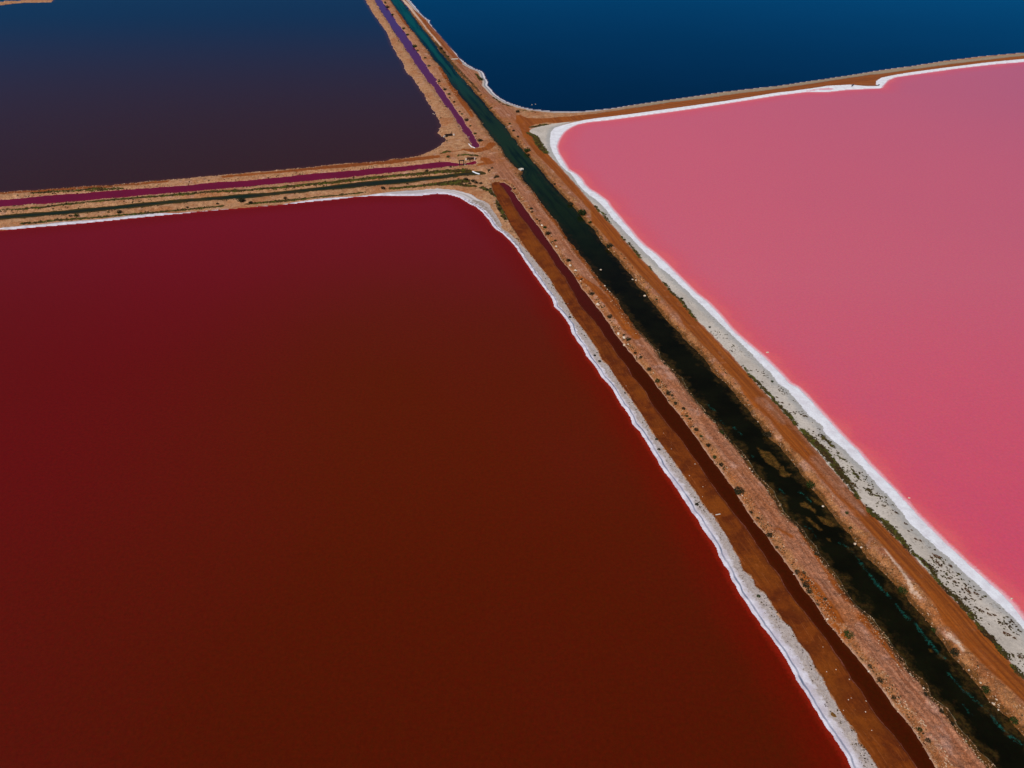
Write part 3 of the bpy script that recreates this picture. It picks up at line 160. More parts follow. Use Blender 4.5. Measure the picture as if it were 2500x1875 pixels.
def strokes(px, py, name):
    """positive inside variable-width strokes"""
    out = np.full(len(px), -3.0)
    for st in STROKE[name]:
        if len(st) == 1: st = [st[0], (st[0][0] + .1, st[0][1], st[0][2])]
        for (ax, ay, ar), (bx, by, br) in zip(st[:-1], st[1:]):
            rad = max(ar, br) + 3
            a = np.searchsorted(py, min(ay, by) - rad); b = np.searchsorted(py, max(ay, by) + rad)
            if b <= a: continue
            sx = px[a:b]
            k = np.nonzero((sx > min(ax, bx) - rad) & (sx < max(ax, bx) + rad))[0] + a
            if not len(k): continue
            qx = px[k] - ax; qy = py[k] - ay; ex, ey = bx - ax, by - ay
            t = np.clip((qx * ex + qy * ey) / (ex * ex + ey * ey + 1e-12), 0, 1)
            d = np.sqrt((qx - t * ex) ** 2 + (qy - t * ey) ** 2)
            out[k] = np.maximum(out[k], ar + (br - ar) * t - d)
    return out

def fan_grid(step, px0=-300, px1=2800, py0=-165, py1=2200):
    """grid whose cells grow with distance; rows near to far"""
    rows = np.arange(py1, py0, -step)
    yy = (937.5 - rows) / LENS_PX
    dy = math.cos(PITCH) + yy * math.sin(PITCH); dz = -math.sin(PITCH) + yy * math.cos(PITCH)
    t = CAM_H / -dz
    Y = dy * t
    cols = (np.arange(px0, px1, step) - 1250) / LENS_PX
    X = cols[None, :] * t[:, None]
    YY = np.repeat(Y[:, None], len(cols), 1)
    return X, YY, Y, cols, t

def fast_mesh(name, co, quads, attrs=None, smooth=True):
    me = bpy.data.meshes.new(name)
    nv, nf = len(co), len(quads)
    me.vertices.add(nv); me.vertices.foreach_set('co', np.asarray(co, np.float32).ravel())
    me.loops.add(nf * 4); me.loops.foreach_set('vertex_index', np.asarray(quads, np.int32).ravel())
    me.polygons.add(nf)
    me.polygons.foreach_set('loop_start', np.arange(0, nf * 4, 4, dtype=np.int32))
    try: me.polygons.foreach_set('loop_total', np.full(nf, 4, np.int32))
    except Exception: pass
    me.polygons.foreach_set('use_smooth', np.full(nf, smooth, bool))
    if attrs:
        for k, v in attrs.items():
            a = me.attributes.new(k, 'FLOAT', 'POINT'); a.data.foreach_set('value', np.asarray(v, np.float32))
    me.update(calc_edges=True); me.validate()
    return me

def link(name, me, mat=None, parent=None, **props):
    o = bpy.data.objects.new(name, me); C.objects.link(o)
    if mat is not None and me is not None and not me.materials: me.materials.append(mat)
    if parent: o.parent = parent
    for k, v in props.items(): o[k] = v
    return o

def grid_quads(keep):
    """keep: (rows, cols) bool per vertex -> quads of vertex ids where all four corners are kept"""
    r, c = keep.shape
    f = keep[:-1, :-1] & keep[1:, :-1] & keep[:-1, 1:] & keep[1:, 1:]
    i, j = np.nonzero(f)
    return np.stack([i * c + j, i * c + j + 1, (i + 1) * c + j + 1, (i + 1) * c + j], 1)

def subset(co, quads, attrs):
    used, inv = np.unique(quads.ravel(), return_inverse=True)
    return co[used], inv.reshape(-1, 4), {k: v[used] for k, v in attrs.items()}

# ------------------------------------------------------------------ node helper
class Mat:
    def __init__(s, name):
        s.m = bpy.data.materials.new(name); s.m.use_nodes = True
        s.nt = s.m.node_tree; s.bsdf = s.nt.nodes['Principled BSDF']
        s.tc = s.nt.nodes.new('ShaderNodeTexCoord')
    def n(s, t, **kw):
        k = s.nt.nodes.new(t)
        for a, b in kw.items(): setattr(k, a, b)
        return k
    def put(s, sock, v):
        if hasattr(v, 'is_linked') or isinstance(v, bpy.types.NodeSocket): s.nt.links.new(v, sock)
        elif isinstance(v, (tuple, list)) and len(v) == 3 and sock.type == 'RGBA': sock.default_value = (*v, 1)
        else: sock.default_value = v
    def math(s, op, a, b=0.0, c=0.0, clamp=False):
        k = s.n('ShaderNodeMath', operation=op, use_clamp=clamp)
        s.put(k.inputs[0], a); s.put(k.inputs[1], b); s.put(k.inputs[2], c)
        return k.outputs[0]
    def attr(s, name):
        k = s.n('ShaderNodeAttribute'); k.attribute_name = name; return k.outputs['Fac']
    def noise(s, scale, detail=3, rough=.55, vec=None, dist=0.0):
        k = s.n('ShaderNodeTexNoise'); s.put(k.inputs['Vector'], vec if vec is not None else s.tc.outputs['Object'])
        k.inputs['Scale'].default_value = scale; k.inputs['Detail'].default_value = detail
        k.inputs['Roughness'].default_value = rough; k.inputs['Distortion'].default_value = dist
        return k.outputs['Fac']
    def voro(s, scale, feature='F1', out='Distance', vec=None):
        k = s.n('ShaderNodeTexVoronoi', feature=feature); s.put(k.inputs['Vector'], vec if vec is not None else s.tc.outputs['Object'])
        k.inputs['Scale'].default_value = scale
        return k.outputs[out]
    def mix(s, f, a, b, mode='MIX'):
        k = s.n('ShaderNodeMix', data_type='RGBA', blend_type=mode); k.clamp_factor = True
        s.put(k.inputs[0], f); s.put(k.inputs[6], a); s.put(k.inputs[7], b)
        return k.outputs[2]
    def step(s, x, lo, hi, a=0.0, b=1.0):
        k = s.n('ShaderNodeMapRange', interpolation_type='SMOOTHSTEP')
        s.put(k.inputs[0], x)
        k.inputs[1].default_value = lo; k.inputs[2].default_value = hi; k.inputs[3].default_value = a; k.inputs[4].default_value = b
        return k.outputs[0]
    def lin(s, x, lo, hi, a=0.0, b=1.0):
        k = s.n('ShaderNodeMapRange'); s.put(k.inputs[0], x)
        k.inputs[1].default_value = lo; k.inputs[2].default_value = hi; k.inputs[3].default_value = a; k.inputs[4].default_value = b
        return k.outputs[0]
    def xyz(s):
        k = s.n('ShaderNodeSeparateXYZ'); s.put(k.inputs[0], s.tc.outputs['Object']); return k.outputs
    def comb(s, x, y, z=0.0):
        k = s.n('ShaderNodeCombineXYZ'); s.put(k.inputs[0], x); s.put(k.inputs[1], y); s.put(k.inputs[2], z); return k.outputs[0]
    def gain(s, col, f):
        return s.mix(1.0, col, s.comb(f, f, f), 'MULTIPLY')
    def bump(s, h, strength, dist):
        k = s.n('ShaderNodeBump'); s.put(k.inputs['Height'], h); k.inputs['Strength'].default_value = strength; k.inputs['Distance'].default_value = dist
        s.nt.links.new(k.outputs[0], s.bsdf.inputs['Normal'])
    def done(s, col, rough=.9, spec=.2, ior=1.45):
        s.put(s.bsdf.inputs['Base Color'], col); s.put(s.bsdf.inputs['Roughness'], rough)
        s.put(s.bsdf.inputs['Specular IOR Level'], spec); s.bsdf.inputs['IOR'].default_value = ior
        return s.m

def srgb(r, g, b):
    f = lambda c: (c / 255 / 12.92) if c <= 10 else ((c / 255 + .055) / 1.055) ** 2.4
    return (f(r), f(g), f(b))

# ------------------------------------------------------------------ ground material (gravel, track, mud, salt, samphire follow surveyed zones)
def land_material():
    s = Mat('salt_works_ground')
    A = s.attr
    nb, nm, nf, ng = s.noise(.07, 3), s.noise(.45, 4), s.noise(2.2, 4, .65), s.noise(7.5, 3, .7)
    pebble = s.voro(2.6); pebble2 = s.voro(5.5, 'F1', 'Color')
    pv = s.n('ShaderNodeSeparateColor'); s.put(pv.inputs[0], pebble2); pv = pv.outputs[0]
    across = A('across'); X = s.xyz()
    streak = s.noise(1.0, 4, .6, s.comb(s.math('MULTIPLY', across, 1.35), s.math('MULTIPLY', X[1], .035)), .3)
    streak2 = s.noise(1.0, 3, .6, s.comb(s.math('MULTIPLY', across, 3.6), s.math('MULTIPLY', X[1], .06), 5.0), .2)
    def edge(z, amp, soft, nz=nm, amp2=0.0):
        v = s.math('ADD', z, s.math('MULTIPLY', s.math('SUBTRACT', nz, .5), 2 * amp))
        if amp2: v = s.math('ADD', v, s.math('MULTIPLY', s.math('SUBTRACT', nf, .5), 2 * amp2))
        return s.step(v, -soft, soft)
    # gravel: rough tan shoulders, smoother pinkish crown
    tan = s.mix(s.lin(nm, .3, .7), srgb(190, 142, 102), srgb(160, 106, 68))
    crown = s.mix(s.step(streak, .35, .65), srgb(172, 116, 86), srgb(146, 88, 58))
    shoulder = s.mix(s.step(nm, .35, .65), srgb(162, 108, 66), srgb(140, 84, 46))
    bank = s.mix(s.step(s.math('ADD', A('mid'), s.math('MULTIPLY', s.math('SUBTRACT', nm, .5), .5)), .22, .62), shoulder, crown)
    bank = s.mix(s.math('MULTIPLY', s.step(streak2, .56, .7), .5), bank, srgb(158, 90, 46))
    col = s.mix(A('pink'), tan, bank)
    col = s.mix(s.math('MULTIPLY', s.step(nb, .5, .68), .6), col, srgb(158, 92, 48))
    col = s.mix(s.math('MULTIPLY', s.step(s.noise(.22, 4, .6), .56, .7), .45), col, srgb(196, 152, 132))
    col = s.gain(col, s.lin(nf, .25, .75, .66, 1.28))
    col = s.gain(col, s.lin(pv, 0, 1, .68, 1.26))
    col = s.gain(col, s.lin(ng, .3, .7, .8, 1.2))
    col = s.gain(col, s.lin(s.noise(.95, 4, .85), .3, .7, .74, 1.24))
    col = s.mix(s.math('MULTIPLY', s.step(ng, .66, .75), .35), col, srgb(224, 190, 160))       # pale stones
    col = s.mix(s.math('MULTIPLY', s.step(ng, .36, .28), .7), col, srgb(76, 46, 30))           # dark stones and litter
    col = s.mix(s.math('MULTIPLY', edge(A('zp'), .5, .25, nf), .75), col, srgb(214, 184, 160))
    # pale salty rim of small waters
    col = s.mix(s.math('MULTIPLY', s.step(s.math('ADD', A('rim'), s.math('MULTIPLY', nm, .9)), .95, .35), s.lin(nm, .4, .6, .15, .7)), col, srgb(208, 176, 155))
    # wet olive foot of canal banks
    wet = s.step(s.math('SUBTRACT', A('sdc'), s.math('MULTIPLY', nm, 1.7)), .25, -.35)
    col = s.mix(s.math('MULTIPLY', wet, .8), col, s.mix(s.step(nf, .4, .6), srgb(58, 40, 16), srgb(108, 66, 22)))
    # blue pond beach
    bl = s.math('ADD', A('sdb'), s.math('MULTIPLY', s.math('SUBTRACT', nm, .5), .8))
    beach = s.mix(s.step(bl, .7, 1.2), srgb(216, 206, 204), s.mix(s.step(bl, 1.5, 2.2), srgb(142, 138, 140), srgb(188, 172, 158)))
    col = s.mix(s.step(bl, 3.2, 2.2), col, beach)
    # orange earth of tracks
    tr = s.mix(s.step(streak, .36, .64), srgb(126, 58, 8), srgb(152, 78, 20))
    tr = s.mix(s.math('MULTIPLY', s.step(streak2, .56, .72), .5), tr, srgb(170, 98, 44))
    tr = s.mix(s.math('MULTIPLY', s.step(streak2, .44, .30), .55), tr, srgb(104, 44, 5))
    tr = s.mix(s.math('MULTIPLY', s.step(nm, .58, .72), .35), tr, srgb(172, 108, 70))
    tr = s.gain(tr, s.lin(nf, .3, .7, .86, 1.14))
    zt = edge(A('zt'), .55, .35, s.math('MULTIPLY_ADD', streak, .6, s.math('MULTIPLY', nm, .4)), .2)
    rl = A('road')                                                     # ridge shade painted dark along the causeway road, grey tan crest beyond it
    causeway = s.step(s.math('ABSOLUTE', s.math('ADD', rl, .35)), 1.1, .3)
    col = s.mix(s.math('MULTIPLY', s.step(rl, -5.5, -4.5), s.lin(X[0], 30, 70)), col, s.gain(srgb(158, 136, 110), s.lin(nf, .25, .75, .72, 1.2)))
    col = s.mix(s.step(A('sdb'), 2.2, 1.4), col, beach)
    dry = s.step(s.math('ADD', A('zdry'), s.math('MULTIPLY', s.math('SUBTRACT', s.math('MULTIPLY_ADD', streak, .6, s.math('MULTIPLY', nf, .4)), .5), 3.0)), -.7, .7)
    zt = s.math('MULTIPLY', zt, s.math('MULTIPLY_ADD', dry, -.8, 1.0))
    zt = s.math('MULTIPLY', zt, s.lin(nf, .2, .8, .86, 1.0))
    col = s.mix(zt, col, tr)
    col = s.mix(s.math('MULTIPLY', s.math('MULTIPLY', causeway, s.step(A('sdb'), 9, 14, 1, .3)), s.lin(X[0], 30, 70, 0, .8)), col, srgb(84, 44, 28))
    # mud flat
    blot = s.noise(.3, 5, .6, None, .6)
    md = s.mix(s.step(blot, .38, .62), srgb(98, 39, 5), srgb(124, 56, 8))
    md = s.mix(s.math('MULTIPLY', s.step(nb, .45, .65), .65), md, srgb(136, 68, 11))
    md = s.mix(s.math('MULTIPLY', s.step(streak, .5, .66), .45), md, srgb(86, 32, 4))
    md = s.mix(s.math('MULTIPLY', s.math('MULTIPLY', s.step(streak2, .55, .68), s.step(nm, .4, .6)), .5), md, srgb(166, 92, 44))
    md = s.mix(s.math('MULTIPLY', s.step(s.noise(3.2, 4, .7), .66, .74), .55), md, srgb(196, 140, 100))
    md = s.gain(md, s.lin(nf, .3, .7, .76, 1.08))
    dr = A('rim')                                                      # pinkish salt line where mud meets drain
    md = s.mix(s.math('MULTIPLY', s.step(s.math('ADD', dr, s.math('MULTIPLY', nm, .8)), .72, .36), s.lin(nf, .35, .65, .1, .75)), md, srgb(172, 104, 90))
    zm = edge(A('zm'), .5, .1, nm, .5)
    col = s.mix(zm, col, md)
    # ledge of drowned weed
    le = s.mix(s.step(nm, .4, .62), srgb(52, 34, 12), srgb(92, 58, 20))
    le = s.mix(s.math('MULTIPLY', s.step(s.math('ADD', A('sdc'), s.math('MULTIPLY', nf, .3)), .36, .16), s.lin(nm, .4, .6, .2, .8)), le, srgb(150, 140, 108))
    col = s.mix(edge(A('zl'), .25, .12), col, le)
    # grey salt flat by the pink pond
    gf = s.mix(s.step(nb, .35, .7), srgb(204, 191, 176), srgb(184, 171, 156))
    gf = s.mix(s.step(s.math('ADD', A('sdw4'), s.math('MULTIPLY', nm, 3.0)), 4.2, 2.0), gf, srgb(172, 166, 158))
    gf = s.gain(gf, s.lin(nf, .25, .75, .82, 1.12))
    gf = s.mix(s.math('MULTIPLY', s.step(s.noise(2.0, 5, .75), .56, .64), s.lin(s.noise(.16, 3), .4, .62, .1, .9)), gf, srgb(84, 62, 44))
    col = s.mix(edge(A('zg'), .5, .18, nm, .3), col, gf)
    # white salt
    sd1 = A('sd1')
    wt = s.mix(s.step(nm, .35, .7), srgb(236, 234, 235), srgb(220, 214, 216))
    wt = s.gain(wt, s.lin(nf, .2, .8, .88, 1.06))
    vein = s.noise(1.0, 5, .7, s.comb(s.math('MULTIPLY', A('sdw4'), 1.5), s.math('MULTIPLY', X[1], .1), 3.0), .4)
    wt = s.mix(s.math('MULTIPLY', s.step(vein, .55, .7), .28), wt, srgb(172, 166, 168))
    # red pond margin: rind of white salt, brine rill, then greyer banded and stony crust
    red = A('red1')
    wt = s.mix(s.math('MAXIMUM', red, A('red2')), wt, s.gain(s.mix(s.step(nm, .35, .65), srgb(228, 221, 227), srgb(200, 189, 196)), s.lin(nf, .2, .8, .84, 1.08)))
    band = s.noise(1.0, 4, .6, s.comb(s.math('MULTIPLY', sd1, 1.6), s.math('MULTIPLY', X[1], .03), s.math('MULTIPLY', X[0], .03)), .3)
    grey = s.mix(s.step(band, .38, .62), srgb(158, 148, 144), srgb(206, 194, 186))
    wide = s.step(s.math('ADD', sd1, s.math('MULTIPLY', nm, .8)), 1.7, 2.4)
    wt = s.mix(s.math('MULTIPLY', s.math('MULTIPLY', A('red2'), wide), .9), wt, grey)
    stony = s.mix(s.step(nf, .38, .6), srgb(112, 86, 64), srgb(178, 160, 144))
    stony = s.mix(s.step(ng, .46, .38), stony, srgb(46, 32, 22))
    stony = s.mix(s.step(s.noise(1.4, 4, .7), .58, .66), stony, srgb(84, 66, 44))
    fr = s.math('ADD', A('frac'), s.math('MULTIPLY', s.math('SUBTRACT', s.noise(.7, 5, .7), .5), .9))
    wt = s.mix(s.math('MULTIPLY', red, s.step(s.math('ADD', fr, s.lin(X[1], 130, 270, 0, .35)), .42, .58)), wt, stony)
    wt = s.mix(s.math('MULTIPLY', red, s.math('MULTIPLY', s.step(fr, .22, .48), .6)), wt, srgb(190, 176, 170))
    rill = s.math('ADD', sd1, s.math('MULTIPLY', s.math('SUBTRACT', nm, .5), .35))
    ln = s.math('ABSOLUTE', s.math('SUBTRACT', rill, A('rill')))
    wt = s.mix(s.math('MULTIPLY', s.math('MULTIPLY', s.step(ln, .24, .08), s.lin(s.noise(.25, 3), .35, .65, .45, .95)), s.step(A('rill'), .3, .5)), wt, srgb(98, 106, 126))
    zs = edge(A('zs'), .5, .12, nm, .5)
    col = s.mix(zs, col, wt)
    # low samphire
    vg = s.mix(s.step(nm, .4, .6), srgb(60, 40, 16), srgb(74, 76, 18))
    vg = s.mix(s.step(nf, .52, .64), vg, srgb(112, 92, 46))
    vg = s.gain(vg, s.lin(ng, .3, .7, .55, 1.3))
    col = s.mix(edge(s.math('SUBTRACT', A('zv'), .12), 1.5, .12, s.noise(.9, 5, .75)), col, vg)
    col = s.mix(s.math('MULTIPLY', edge(A('zd'), .6, .2), .9), col, s.mix(s.step(nf, .4, .6), srgb(40, 28, 12), srgb(88, 62, 26)))  # dark weed along the far right canal bank
    hgt = s.math('ADD', s.math('MULTIPLY', nf, .6), s.math('MULTIPLY', ng, .4))
    s.bump(hgt, .7, .2)
    return s.done(col, .92, .15)

# ------------------------------------------------------------------ waters
def water_material(name, kind):
    s = Mat(name)
    sh = s.attr('shore'); X = s.xyz()
    fine = s.noise(2.4, 3, .7); big = s.noise(.012, 3); mid = s.noise(.09, 3)
    spec, rough = .5, .12
    if kind == 'red':
        col = s.mix(s.step(X[1], 40, 140), (.086, .0078, .0008), (.108, .0108, .0015))
        col = s.mix(s.math('ADD', s.math('MULTIPLY', s.step(X[0], -25, -110, 0, .75), s.step(X[1], 55, 120, .35, 1)), s.lin(big, .3, .7, -.06, .06), clamp=True), col, (.140, .0042, .0055))
        col = s.mix(s.math('ADD', s.step(X[1], 140, 270, 0, .9), s.lin(big, .3, .7, -.06, .06), clamp=True), col, (.178, .0072, .0135))
        spec = .13
        shn = s.math('ADD', sh, s.lin(mid, .3, .7, -1.2, 1.2))
        col = s.mix(s.step(shn, 10, 1.5, 0, .55), col, (.150, .0050, .0008))
        col = s.mix(s.step(s.math('ADD', sh, s.lin(fine, .3, .7, -.4, .4)), 1.5, .1, 0, .75), col, (.27, .013, .004))
    elif kind == 'purple':
        col = s.mix(s.step(X[1], 320, 620), (.039, .0130, .0060), (.009, .012, .022))  # far end painted bluer: sky reflection put into the body colour
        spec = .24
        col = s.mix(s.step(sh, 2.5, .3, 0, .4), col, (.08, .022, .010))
    elif kind == 'blue':
        col = s.mix(s.step(big, .35, .65), (.0004, .0055, .013), (.0006, .0065, .017))
        col = s.mix(s.step(sh, 1.2, .1, 0, .5), col, (.06, .02, .02))
        spec = .36
    elif kind == 'pink':
        col = s.mix(s.math('ADD', s.step(X[0], 40, 330, 0, .75), s.lin(big, .3, .7, -.08, .08), clamp=True), (.61, .116, .162), (.48, .110, .165))
        near = s.lin(X[1], 60, 200, 1, 0)
        col = s.mix(near, col, s.mix(s.step(mid, .3, .7), (.63, .064, .115), (.60, .062, .118)))
        shn = s.math('ADD', sh, s.lin(mid, .3, .7, -1.5, 1.5))
        col = s.mix(s.step(shn, 12, 2, 0, .42), col, (.70, .090, .110))
        col = s.mix(s.step(shn, 4.5, .8, 0, .55), col, (.76, .135, .130))
        col = s.mix(s.step(s.math('ADD', sh, s.lin(fine, .3, .7, -.25, .25)), 1.3, .0, 0, .85), col, (.80, .52, .54))
        spec, rough = .2, .2
    elif kind == 'canal':
        lng = s.noise(1.0, 4, .6, s.comb(s.math('MULTIPLY', sh, .35), s.math('MULTIPLY', X[1], .02), 7.0), .5)
        col = s.mix(s.step(s.noise(.12, 3), .35, .65), (.0040, .0038, .0012), (.0062, .0060, .0018))
        col = s.mix(s.lin(X[1], 205, 300), col, s.mix(s.step(s.math('ADD', lng, s.math('MULTIPLY', sh, .04)), .45, .68), (.0035, .009, .0045), (.011, .025, .0075)))
        col = s.mix(s.lin(X[1], 370, 500), col, s.mix(s.step(s.math('ADD', lng, s.math('MULTIPLY', sh, .09)), .52, .82), (.0005, .016, .019), (.004, .062, .047)))
        fin = s.noise(1.3, 4, .75)
        tl = s.math('ADD', s.attr('teal'), s.math('MULTIPLY', s.math('SUBTRACT', s.noise(1.1, 5, .75, None, 1.0), .5), 2.6))
        teal = s.math('MULTIPLY', s.step(tl, -.1, .45), s.step(s.noise(3.0, 4, .8), .36, .62))
        col = s.mix(s.math('MULTIPLY', teal, .85), col, (.010, .115, .085))
        ol = s.step(s.math('ADD', sh, s.lin(s.noise(.35, 4, .65), .3, .7, -1.6, 1.6)), 2.1, .3)
        col = s.mix(s.math('MULTIPLY', ol, s.lin(X[1], 240, 140, .25, .85)), col, s.mix(s.step(fin, .4, .62), (.016, .010, .003), (.050, .027, .006)))
        al = s.math('ADD', s.attr('algae'), s.math('MULTIPLY', s.math('SUBTRACT', s.noise(.9, 5, .7, None, .8), .5), 1.3))
        weed = s.gain(s.mix(s.step(s.noise(1.5, 4, .7), .4, .62), (.060, .028, .005), (.125, .062, .012)), s.lin(s.noise(4, 3, .7), .3, .7, .7, 1.2))
        col = s.mix(s.step(al, -.25, .3, 0, .85), col, weed)
        spec, rough = .13, .1
    elif kind == 'brown':
        col = s.mix(s.lin(X[1], 150, 280), (.050, .0072, .0008), (.100, .009, .011))
        spec = .1
        col = s.mix(s.step(sh, .8, 0, 0, .5), col, (.075, .012, .002))
    elif kind == 'magenta':
        col = s.mix(s.step(mid, .35, .65), (.135, .006, .020), (.155, .006, .024))
        spec = .2
        col = s.mix(s.step(sh, 1.0, 0, 0, .6), col, (.23, .012, .02))
    elif kind == 'violet':
        col = s.mix(s.lin(X[1], 330, 560), (.120, .010, .026), (.074, .018, .088))
        spec = .25
        col = s.mix(s.step(sh, .9, 0, 0, .5), col, (.16, .02, .05))
    elif kind == 'green':
        spec = .1
        col = s.mix(s.step(sh, .4, 1.5), (.055, .036, .006), s.mix(s.step(mid, .4, .6), (.011, .020, .010), (.019, .018, .010)))
    rip = s.noise(.9, 4, .65)
    gr = s.n('ShaderNodeTexNoise'); s.put(gr.inputs['Vector'], s.tc.outputs['Object']); gr.inputs['Scale'].default_value = 1.5; gr.inputs['Detail'].default_value = 5; gr.inputs['Roughness'].default_value = .95
    sp = s.n('ShaderNodeSeparateColor'); s.put(sp.inputs[0], gr.outputs['Color'])
    k_ = 1.6 if kind == 'purple' else .7 if kind == 'pink' else 1.2
    col = s.mix(1.0, col, s.comb(s.lin(sp.outputs[0], .3, .7, 1 - .26 * k_, 1 + .26 * k_), s.lin(sp.outputs[1], .3, .7, 1 - .26 * k_, 1 + .26 * k_), s.lin(sp.outputs[2], .3, .7, 1 - .26 * k_, 1 + .26 * k_)), 'MULTIPLY')   # stirred brine
    # coloured body of the brine under a clear surface; its sky reflection is tinted blue by hand in the glossy colour
    bp = s.n('ShaderNodeBump'); s.put(bp.inputs['Height'], rip); bp.inputs['Strength'].default_value = .06; bp.inputs['Distance'].default_value = .25
    dif = s.n('ShaderNodeBsdfDiffuse'); s.put(dif.inputs['Color'], col)
    gl = s.n('ShaderNodeBsdfGlossy'); gl.inputs['Color'].default_value = (.02, .55, 1.0, 1); gl.inputs['Roughness'].default_value = rough
    fr = s.n('ShaderNodeFresnel'); fr.inputs['IOR'].default_value = 1.33
    s.nt.links.new(bp.outputs[0], gl.inputs['Normal']); s.nt.links.new(bp.outputs[0], fr.inputs['Normal'])
    mx = s.n('ShaderNodeMixShader'); s.put(mx.inputs[0], s.math('MULTIPLY', fr.outputs[0], spec * 2))
    s.nt.links.new(dif.outputs[0], mx.inputs[1]); s.nt.links.new(gl.outputs[0], mx.inputs[2])
    s.nt.nodes.remove(s.bsdf)
    s.nt.links.new(mx.outputs[0], s.nt.nodes['Material Output'].inputs['Surface'])
    return s.m

WATERS = {   # name: (outline, level, kind, grid step, search radius)
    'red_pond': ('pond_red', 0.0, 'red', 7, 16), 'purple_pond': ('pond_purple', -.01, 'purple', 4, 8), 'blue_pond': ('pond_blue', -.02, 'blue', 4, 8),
    'brine_pool': ('pool', .02, 'pink', 2.1, 4), 'far_pond': ('pond_far', -.03, 'blue', 4, 8), 'pink_pond': ('pond_pink', 0.0, 'pink', 6, 20), 'canal': ('canal', -.30, 'canal', 2.6, 8),
    'brown_drain': ('drain_brown', -.12, 'brown', 4, 5), 'magenta_drain': ('drain_magenta', -.12, 'magenta', 4, 5),
    'violet_drain': ('drain_purple', -.12, 'violet', 4, 5), 'green_ditch': ('ditch_green', -.18, 'green', 4, 5)}

mats = {}
grids = {}
for name, (ol, z, kind, step, rad) in WATERS.items():
    if step not in grids: grids[step] = fan_grid(step)
    X, Y, yr, cols, tt = grids[step]
    shp = X.shape
    d = sdf(X.ravel(), Y.ravel(), ol, rad)
    cell = np.repeat(tt * step / LENS_PX * 1.6, shp[1])
    rowgap = np.repeat(np.abs(np.gradient(yr)), shp[1])
    margin = np.minimum(0.9 + np.maximum(1.2 * cell, (.9 if rad < 7 else 1.05) * rowgap), rad - .3)
    keep = (d > -margin).reshape(shp)
    q = grid_quads(keep)
    co = np.stack([X.ravel(), Y.ravel(), np.full(X.size, z)], 1)
    ex = {'shore': d}
    if kind == 'canal':
        fx, fy = X.ravel(), Y.ravel()
        ex['teal'] = strokes(fx, fy, 'teal')
        alg = np.full(len(fx), -3.0)
        for poly in ALGAE:
            dd, ins = polydist(fx, fy, poly, 3.0); alg = np.maximum(alg, np.where(ins, dd, -dd))
        ex['algae'] = alg
    co, q, at = subset(co, q, ex)
    me = fast_mesh(name, co, q, at)
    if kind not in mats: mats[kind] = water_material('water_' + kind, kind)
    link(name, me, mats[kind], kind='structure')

# ------------------------------------------------------------------ land relief
STEP = 2.1
X, Y, yr, cols, tt = fan_grid(STEP)
shp = X.shape
px, py = X.ravel(), Y.ravel()
cell = np.repeat(tt * STEP / LENS_PX, shp[1])
W = {}
for name, (ol, z, kind, step, rad) in WATERS.items():
    W[name] = -sdf(px, py, ol, 26 if name == 'canal' else 14)      # positive on land
wobble = (vnoise(px, py, 6.5, 21) - .5) * .7 + (vnoise(px, py, 2.2, 1) - .5) * .6 + (vnoise(px, py, .7, 2) - .5) * .25
for k in ('canal', 'brown_drain', 'magenta_drain', 'violet_drain', 'green_ditch', 'purple_pond'):
    W[k] = W[k] + wobble * (1.0 if k != 'brown_drain' else .5)
for k in ('red_pond', 'blue_pond'): W[k] = W[k] + wobble * .5
W['pink_pond'] = W['pink_pond'] + wobble * .2
wet_min = np.min(np.stack(list(W.values())), 0)
keep = (wet_min > -np.minimum(1.0 + np.maximum(2.5 * cell, 1.3 * np.repeat(np.abs(np.gradient(yr)), shp[1])), 12.0)).reshape(shp)
idx = np.nonzero(keep.ravel())[0]
lx, ly = px[idx], py[idx]
w = {k: v[idx] for k, v in W.items()}
lc = cell[idx]
def Z(name, rad=8): return sdf(lx, ly, name, rad)
zs1 = Z('salt1')
zs = np.minimum(zs1, 2.1 + np.clip((222 - ly) / 70, 0, 1) * 6 - w['red_pond'])
zs = np.maximum(np.maximum(zs, np.minimum(Z('salt2'), 5.2 - w['red_pond']) - np.clip((20 - lx) / 50, 0, 1) * (.35 + 2.0 * np.clip(vnoise(lx, ly * .5, 14, 51) - .5, 0, 1))), Z('white4'))
zg = Z('grey4'); zm = Z('mud'); zl = Z('ledge', 4)
zroad = np.maximum(Z('track'), Z('road'))
zo = strokes(lx, ly, 'orange'); zdry = strokes(lx, ly, 'dry')
zt = np.maximum(zroad, zo)
zv = strokes(lx, ly, 'veg'); zd = strokes(lx, ly, 'darkweed')
zw4 = Z('white4')
sdc = w['canal']
spine = list(OUTLINE['track_left'])[::-1]
far = [p for p in OUTLINE['canal'] if p[1] > spine[0][1] + 6][::-1]
far = [p for p in far if p[0] == max(q_[0] for q_ in far if abs(q_[1] - p[1]) < 25)] or far[:1]
spine = sorted(spine + far, key=lambda p: p[1])
sp = np.array(spine); ker = np.ones(7) / 7
sm = np.stack([np.convolve(np.pad(sp[:, c_], 3, 'edge'), ker, 'valid') for c_ in (0, 1)], 1)
dspine, _ = polydist(lx, ly, [tuple(p) for p in sm], 40.0, closed=False)
other = -np.maximum(sdf(lx, ly, 'ditch_green', 14), sdf(lx, ly, 'pond_blue', 14))
across = np.where(dspine < 36, dspine, other)
rim = np.min(np.stack([w[k] for k in ('brown_drain', 'magenta_drain', 'violet_drain', 'purple_pond')]), 0)
pinkness = np.clip((14 - sdc) / 6, 0, 1) * np.clip((ly - 0) / 1, 0, 1) * np.where(w['violet_drain'] + 0 < 12, .55, 1.0)
n1 = vnoise(lx, ly, 1.3, 3); n2 = vnoise(lx, ly, .5, 4); n3 = vnoise(lx, ly, 5, 5)
def ramp(d, slope, top): return np.minimum(d * slope, top)
